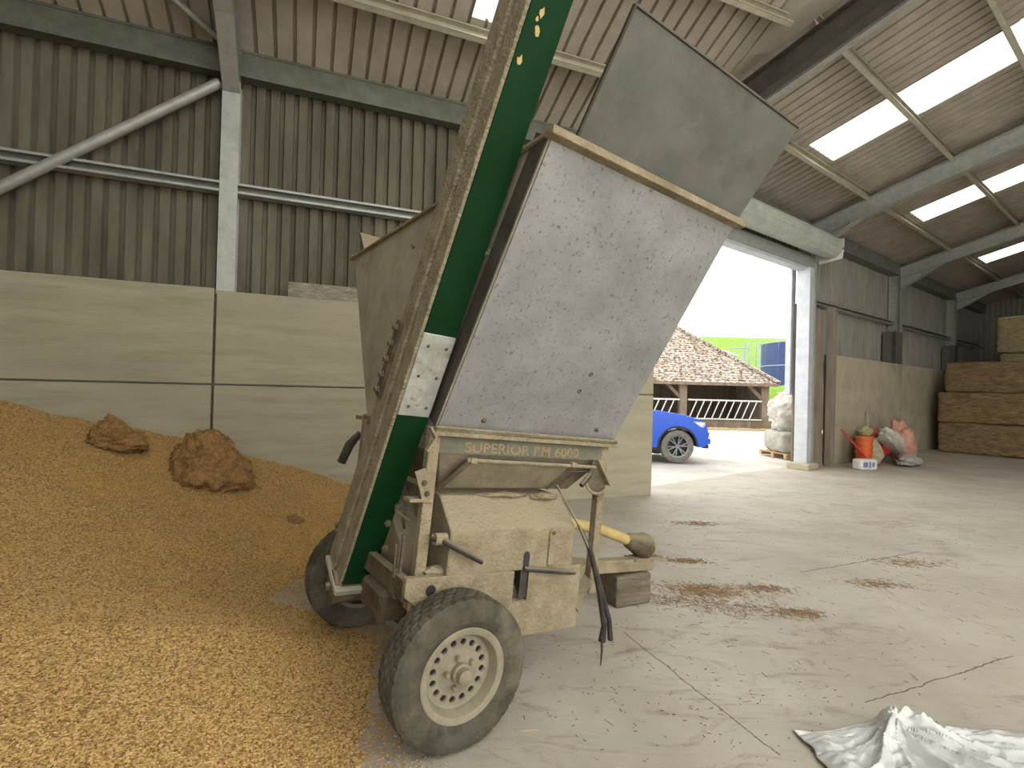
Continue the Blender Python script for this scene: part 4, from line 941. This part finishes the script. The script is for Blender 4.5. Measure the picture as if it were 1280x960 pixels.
# ================================================================ OUTSIDE
# bulk bags on a pallet beside the doorway
e = empty('pallet', loc=(7.45, 13.75, 0), rz=.15, label='wooden pallet under the bulk bags outside the door', category='pallet')
for y in (-.5, 0, .5):
    m = MB(); m.box(-.6, .6, y-.05, y+.05, 0, .1); m.build('bearer', 'pallet_wood', e)
for x in np.linspace(-.55, .55, 6):
    m = MB(); m.box(x-.05, x+.05, -.58, .58, .1, .122); m.build('board', 'pallet_wood', e)
m = soft_box(-.55, .55, -.52, .52, 0, .55, (14, 14, 14), .05, 3, .12, 5); m.build('bulk_bag', 'sack_grey', mw=Matrix.Translation((7.45, 13.75, .122)), smooth=True, auto=80, label='grey bulk bag standing on the pallet, under the white one', category='bulk bag')
blob(.68, .58, .62, 5, .30, 1.5, 11, -.45, .05).build('bulk_bag', 'woven_white', mw=Matrix.Translation((7.52, 13.72, 1.12)), smooth=True, auto=80, label='white bulk bag slumped over the grey one outside the door', category='bulk bag')
blob(.55, .50, .42, 5, .30, 1.5, 15, -.35, .05).build('bulk_bag', 'woven_white', mw=Matrix.Translation((7.9, 13.75, 1.72)), smooth=True, auto=80, label='white bulk bag on top of the heap, half hidden by the jamb', category='bulk bag')

# blue pickup, nose to the right
def car():
    e = empty('pickup_truck', Matrix.Translation((3.82, 12.82, -.03)), label='bright blue pickup truck parked in the yard, nose to the right', category='pickup truck')
    hw = .92
    def arch(cx, r, n=12): return [(cx-r*math.cos(math.pi*k/n), .40+r*math.sin(math.pi*k/n)) for k in range(n+1)]
    low = [(-4.25, .52), (-4.25, .40), (-3.62, .40)] + arch(-3.2, .44)[0:0] + arch(-3.2, .44) + [(-2.72, .36), (-.50, .36)] + arch(0, .45) + [(.50, .40), (.58, .40), (.67, .46), (.70, .60), (.68, .80), (.63, .95)]
    top = [(.50, 1.03), (.20, 1.10), (-.35, 1.17), (-1.05, 1.22), (-1.35, 1.20), (-4.25, 1.16)]
    m = MB(); m.prism([(x, -hw, z) for x, z in low+top], (0, 2*hw, 0)); m.build('body', 'car_blue', e, .035, seg=3, smooth=True)
    # bonnet bulge
    m = MB(); m.prism([(.50, -.74, 1.03), (.20, -.74, 1.125), (-.35, -.74, 1.20), (-1.0, -.74, 1.25), (-1.0, -.74, 1.10), (.45, -.74, .95)], (0, 1.48, 0)); m.build('bonnet', 'car_blue', e, .03, seg=3, smooth=True)
    # cab
    c = [(-.98, 1.20), (-1.75, 1.76), (-2.2, 1.82), (-3.05, 1.80), (-3.25, 1.20)]
    b0 = [(x, -.86, z) if z < 1.3 else (x, -.68, z) for x, z in c]; b1 = [(x, -y, z) for x, y, z in b0]
    n = len(c); m = MB().add(b0+b1, [tuple(range(n)), tuple(range(2*n-1, n-1, -1))] + [(j, i, i+n, j+n) for i, j in ((i, (i+1) % n) for i in range(n))]); m.build('cab', 'car_blue', e, .05, seg=3, smooth=True)
    for s in (-1, 1):
        for xs in (((-1.28, 1.28), (-1.85, 1.70), (-2.15, 1.73), (-2.15, 1.28)), ((-2.22, 1.28), (-2.22, 1.73), (-2.95, 1.72), (-3.08, 1.28))):
            m = MB(); m.prism([(x, s*(.865-(z-1.2)*.30+.004), z) for x, z in xs], (0, -s*.01, 0)); m.build('side_window', 'car_glass', e)
        m = MB(); m.prism([(.34, s*.932, .985), (.60, s*.928, .965), (.675, s*.90, .84), (.52, s*.934, .86)], (0, -s*.10, 0)); m.build('headlamp', 'lamp_clear', e)
        m = MB(); m.box(-1.35, -1.15, min(s*.90, s*1.08), max(s*.90, s*1.08), 1.15, 1.32); m.build('mirror', 'car_black', e, .03)
        for cx in (0, -3.2):
            m = MB(); n_ = 16
            ring = [(cx-.47*math.cos(math.pi*k/n_), s*.93, .40+.47*math.sin(math.pi*k/n_)) for k in range(n_+1)] + [(cx-.435*math.cos(math.pi*k/n_), s*.93, .40+.435*math.sin(math.pi*k/n_)) for k in range(n_, -1, -1)]
            for k in range(n_):
                m.prism([ring[k], ring[k+1], ring[2*n_-k], ring[2*n_+1-k]], (0, -s*.03, 0))
            m.build('arch_trim', 'car_black', e)
            wt = MB().lathe([(.24, -.10), (.26, -.125), (.33, -.13), (.365, -.11), (.375, -.06), (.375, .06), (.365, .11), (.33, .13), (.26, .125), (.24, .10)], 40, 'y').build('tyre', 'tyre_clean', e, smooth=True)
            wt.matrix_local = Matrix.Translation((cx, s*.80, .405)) @ Matrix.Rotation(0 if s < 0 else math.pi, 4, 'Z')
            m = MB(); m.lathe([(.0, -.02), (.235, -.02), (.235, .06), (0, .06)], 32, 'y'); m.build('wheel_well', 'car_black', wt)
            m = MB(); m.lathe([(.225, -.11), (.25, -.115), (.25, -.09), (.23, -.03)], 40, 'y'); m.lathe([(0, -.095), (.05, -.095), (.055, -.06), (0, -.06)], 16, 'y')
            for k in range(6):
                a = 2*math.pi*k/6+.2
                for da in (-.16, .16):
                    p0 = (.04*math.cos(a), -.085, .04*math.sin(a)); p1 = (.235*math.cos(a+da), -.095, .235*math.sin(a+da)); m.bar(p0, p1, .028, .03, up=(0, 1, 0))
            m.build('alloy_wheel', 'alloy', wt)
    m = MB(); m.box(.60, .72, -.60, .60, .62, .92); m.build('grille', 'car_black', e, .02)
    m = MB(); m.box(.58, .76, -.90, .90, .47, .60); m.build('bumper', 'car_blue', e, .03, seg=3)
    m = MB(); m.box(.60, .73, -.86, .86, .37, .465); m.build('valance', 'car_black', e, .02)
    m = MB(); m.box(.63, .715, -.915, -.80, .64, .74); m.build('fog_lamp', 'car_black', e, .015)
    m = MB(); m.box(-4.0, .4, -.80, .80, .30, .55); m.build('underbody', 'car_black', e)
car()

# old cattle shed across the yard
sh = empty('cattle_shed', Matrix.Translation((0, 24.2, -.03)), label='old cattle shed with lichen covered tiled roof across the yard', category='shed')
X0, X1, DP = -9., 11.9, 9.
m = MB(); ez, rz_ = 2.12, 5.25
ridge0, ridge1 = Vector((X0, DP/2, rz_)), Vector((8.9, DP/2, rz_))
e0, e1, e2, e3 = Vector((X0, -.35, ez)), Vector((X1+.35, -.35, ez)), Vector((X1+.35, DP+.35, ez)), Vector((X0, DP+.35, ez))
def course_roof(m, a, b, c, d, n):       # a-b eave, d-c ridge, n stepped courses
    for k in range(n):
        f0, f1 = k/n, (k+1)/n; p, q, r_, s_ = a.lerp(d, f0), b.lerp(c, f0), b.lerp(c, f1), a.lerp(d, f1)
        u = Vector((0, 0, .05)); m.add([p+u, q+u, r_+u*.3, s_+u*.3, p, q], [(0, 1, 2, 3), (4, 5, 1, 0)])
course_roof(m, e0, e1, ridge1, ridge0, 26); course_roof(m, e1, e2, ridge1, ridge1, 26); course_roof(m, e2, e3, ridge0, ridge1, 26)
m.build('roof', 'old_tiles', sh)
m = MB(); m.box(X0, X1+.3, -.36, -.28, ez-.10, ez+.03); m.build('fascia', 'shed_wood', sh)
m = MB(); m.bar((8.9, DP/2, rz_+.08), (X1+.35, -.35, ez+.10), .22, .10); m.build('hip_capping', 'old_tiles', sh)
m = MB(); m.box(X0, X1, DP-.2, DP, 0, ez); m.build('back_wall', 'shed_dark', sh)
for x in np.arange(-3, 12.2, .9): 
    m = MB(); m.box(x, x+.87, 3.0, 3.06, 0, 2.3); m.build('partition_board', 'shed_dark', sh)
m = MB(); m.box(X1-.2, X1, 0, DP, 0, ez); m.build('end_wall', 'shed_wood', sh)
for x in (-4.5, 1.7, 7.93, 11.72):
    m = MB(); m.box(x-.17, x+.17, -.15, .15, 0, ez); m.build('post', 'shed_wood', sh, .02)
    m = MB(); m.prism([(x-.15, -.06, ez-.75), (x-.15, -.06, ez-.55), (x-.7, -.06, ez), (x-.9, -.06, ez)], (0, .12, 0)); m.build('knee_brace', 'shed_wood', sh)
for x in np.arange(-4.4, 11.8, 1.55):
    m = MB(); m.box(x, x+1.53, -.20, -.12, 0, .45); m.build('kick_board', 'shed_wood', sh)
fb = None
for xa, xb in ((-4.4, 1.5), (1.9, 7.72), (8.12, 11.5)):
    fb = empty('feed_barrier', Matrix.Translation((xa, 24.2, -.03)), label={-4.4: 'galvanised feed barrier hidden behind the trailer hopper', 1.9: 'galvanised feed barrier behind the pickup bonnet', 8.12: 'galvanised diagonal feed barrier right of the shed post'}[xa], category='feed barrier', group='diagonal feed barriers along the shed front')
    L_ = xb-xa
    m = MB(); m.tube([(0, -.24, 1.33), (L_, -.24, 1.33)], .04, 8); m.build('top_rail', 'barrier_steel', fb, smooth=True)
    m = MB(); m.tube([(0, -.24, .47), (L_, -.24, .47)], .035, 8); m.build('bottom_rail', 'barrier_steel', fb, smooth=True)
    x = .05
    while x < L_-.30:
        m = MB(); m.tube([(x, -.24, .47), (x+.36, -.24, 1.33)], .028, 8); m.build('diagonal_bar', 'barrier_steel', fb, smooth=True); x += .345
# straw along the trough
pts = [(rng.uniform(5, 12.2), 23.75+rng.normal(0, .28), rng.uniform(-.02, .06)) for _ in range(1600)]
scatter_bits('spilled_straw', pts, ([(rng.uniform(.1, .3), .012, .01) for _ in pts], rng.uniform(0, 6.28, len(pts)), rng.uniform(-.1, .2, len(pts))), 'straw_yellow', 'straw strewn along the front of the cattle shed', 'straw')

# slurry tank, ladder, far barn, hill
tk = empty('slurry_tank', Matrix.Translation((27.6, 46.0, -1.3)), label='round dark blue slurry tank rising behind the yard', category='tank')
for k in range(3):
    z0 = 1.5+.0+k*2.0; 
    for j in range(20):
        a0, a1 = 2*math.pi*j/20, 2*math.pi*(j+.985)/20; m = MB(); vs = []
        for a in np.linspace(a0, a1, 5):
            for z in (z0-1.5*(k == 0), z0+1.97): vs.append((5.2*math.cos(a), 5.2*math.sin(a), z))
        m.add(vs, [(2*i, 2*i+2, 2*i+3, 2*i+1) for i in range(4)]); m.build('tank_sheet', 'tank_blue', tk, smooth=True)
    m = MB(); m.lathe([(5.19, z0+1.94), (5.26, z0+1.94), (5.26, z0+2.02), (5.19, z0+2.02)], 60, close=True); m.build('tank_hoop', 'tank_seam', tk)
m = MB(); m.box(-4.95, -4.2, -3.55, -3.50, 2.2, 3.2); m.prism([(-4.95, -3.55, 3.2), (-4.2, -3.55, 3.2), (-4.58, -3.55, 3.6)], (0, .05, 0)); o = m.build('notice_board', 'white_plastic', tk); o.location = (1.0, -.9, .4)
ld = empty('access_ladder', Matrix.Translation((20.7, 44.6, -.03)), label='galvanised access ladder and platform beside the blue tank', category='ladder')
for x in (-.5, .5):
    for y in (0, .8):
        m = MB(); m.tube([(x*(1.0), y, 0), (x, y, 6.2)], .05, 6); m.build('ladder_post', 'tank_seam', ld)
for z in np.arange(.5, 6.1, .55):
    m = MB(); m.tube([(-.5, 0, z), (.5, 0, z)], .035, 6); m.build('rung', 'tank_seam', ld)
for x0, x1, z in ((-2.1, -.5, 3.6), (-2.1, -.5, 4.6), (-2.1, -.5, 5.6)):
    m = MB(); m.tube([(x0, 0, z), (x1, 0, z)], .045, 6); m.build('platform_rail', 'tank_seam', ld)
for x in (-2.1, -1.5, -1.0):
    m = MB(); m.tube([(x, 0, .0), (x, 0, 5.6)], .045, 6); m.build('ladder_post', 'tank_seam', ld)
fb2 = empty('distant_barn', Matrix.Translation((27.9, 62, 3.1)), rz=0, label='distant barn with a pale sloping roof below the green hill', category='barn')
m = MB(); m.box(-4.9, -1.6, 0, 8, -3, 2.9); m.build('barn_wall', 'shed_wood', fb2)
m = MB(); m.prism([(-5.4, -.3, 4.5), (-1.2, -.3, 3.2), (-1.2, -.3, 3.0), (-5.4, -.3, 4.3)], (0, 8.6, 0)); m.build('barn_roof', 'far_roof', fb2)
m = MB(); vs = []; nx_, ny_ = 60, 24
for j in range(ny_):
    for i in range(nx_):
        x = -60+i*4.0; y = 52+j*4.0; h = 13.6*min(1, max(0, (y-58)/50))**.9 + .3*noise.noise(Vector((x*.05, y*.05, 0)))
        vs.append((x, y, h-.25-(.4 if j == 0 else 0)))
m.add(vs, [(j*nx_+i, j*nx_+i+1, (j+1)*nx_+i+1, (j+1)*nx_+i) for j in range(ny_-1) for i in range(nx_-1)])
m.build('hillside', 'grass', smooth=True, kind='structure', label='bright green grass hillside behind the farm')
m = blob(6, 2.5, 2.3, 4, .12, 2, 3, None); m.build('grass_bank', 'grass', mw=Matrix.Translation((21.2, 39.0, .1)), smooth=True, kind='structure', label='grass bank in front of the slurry tank')
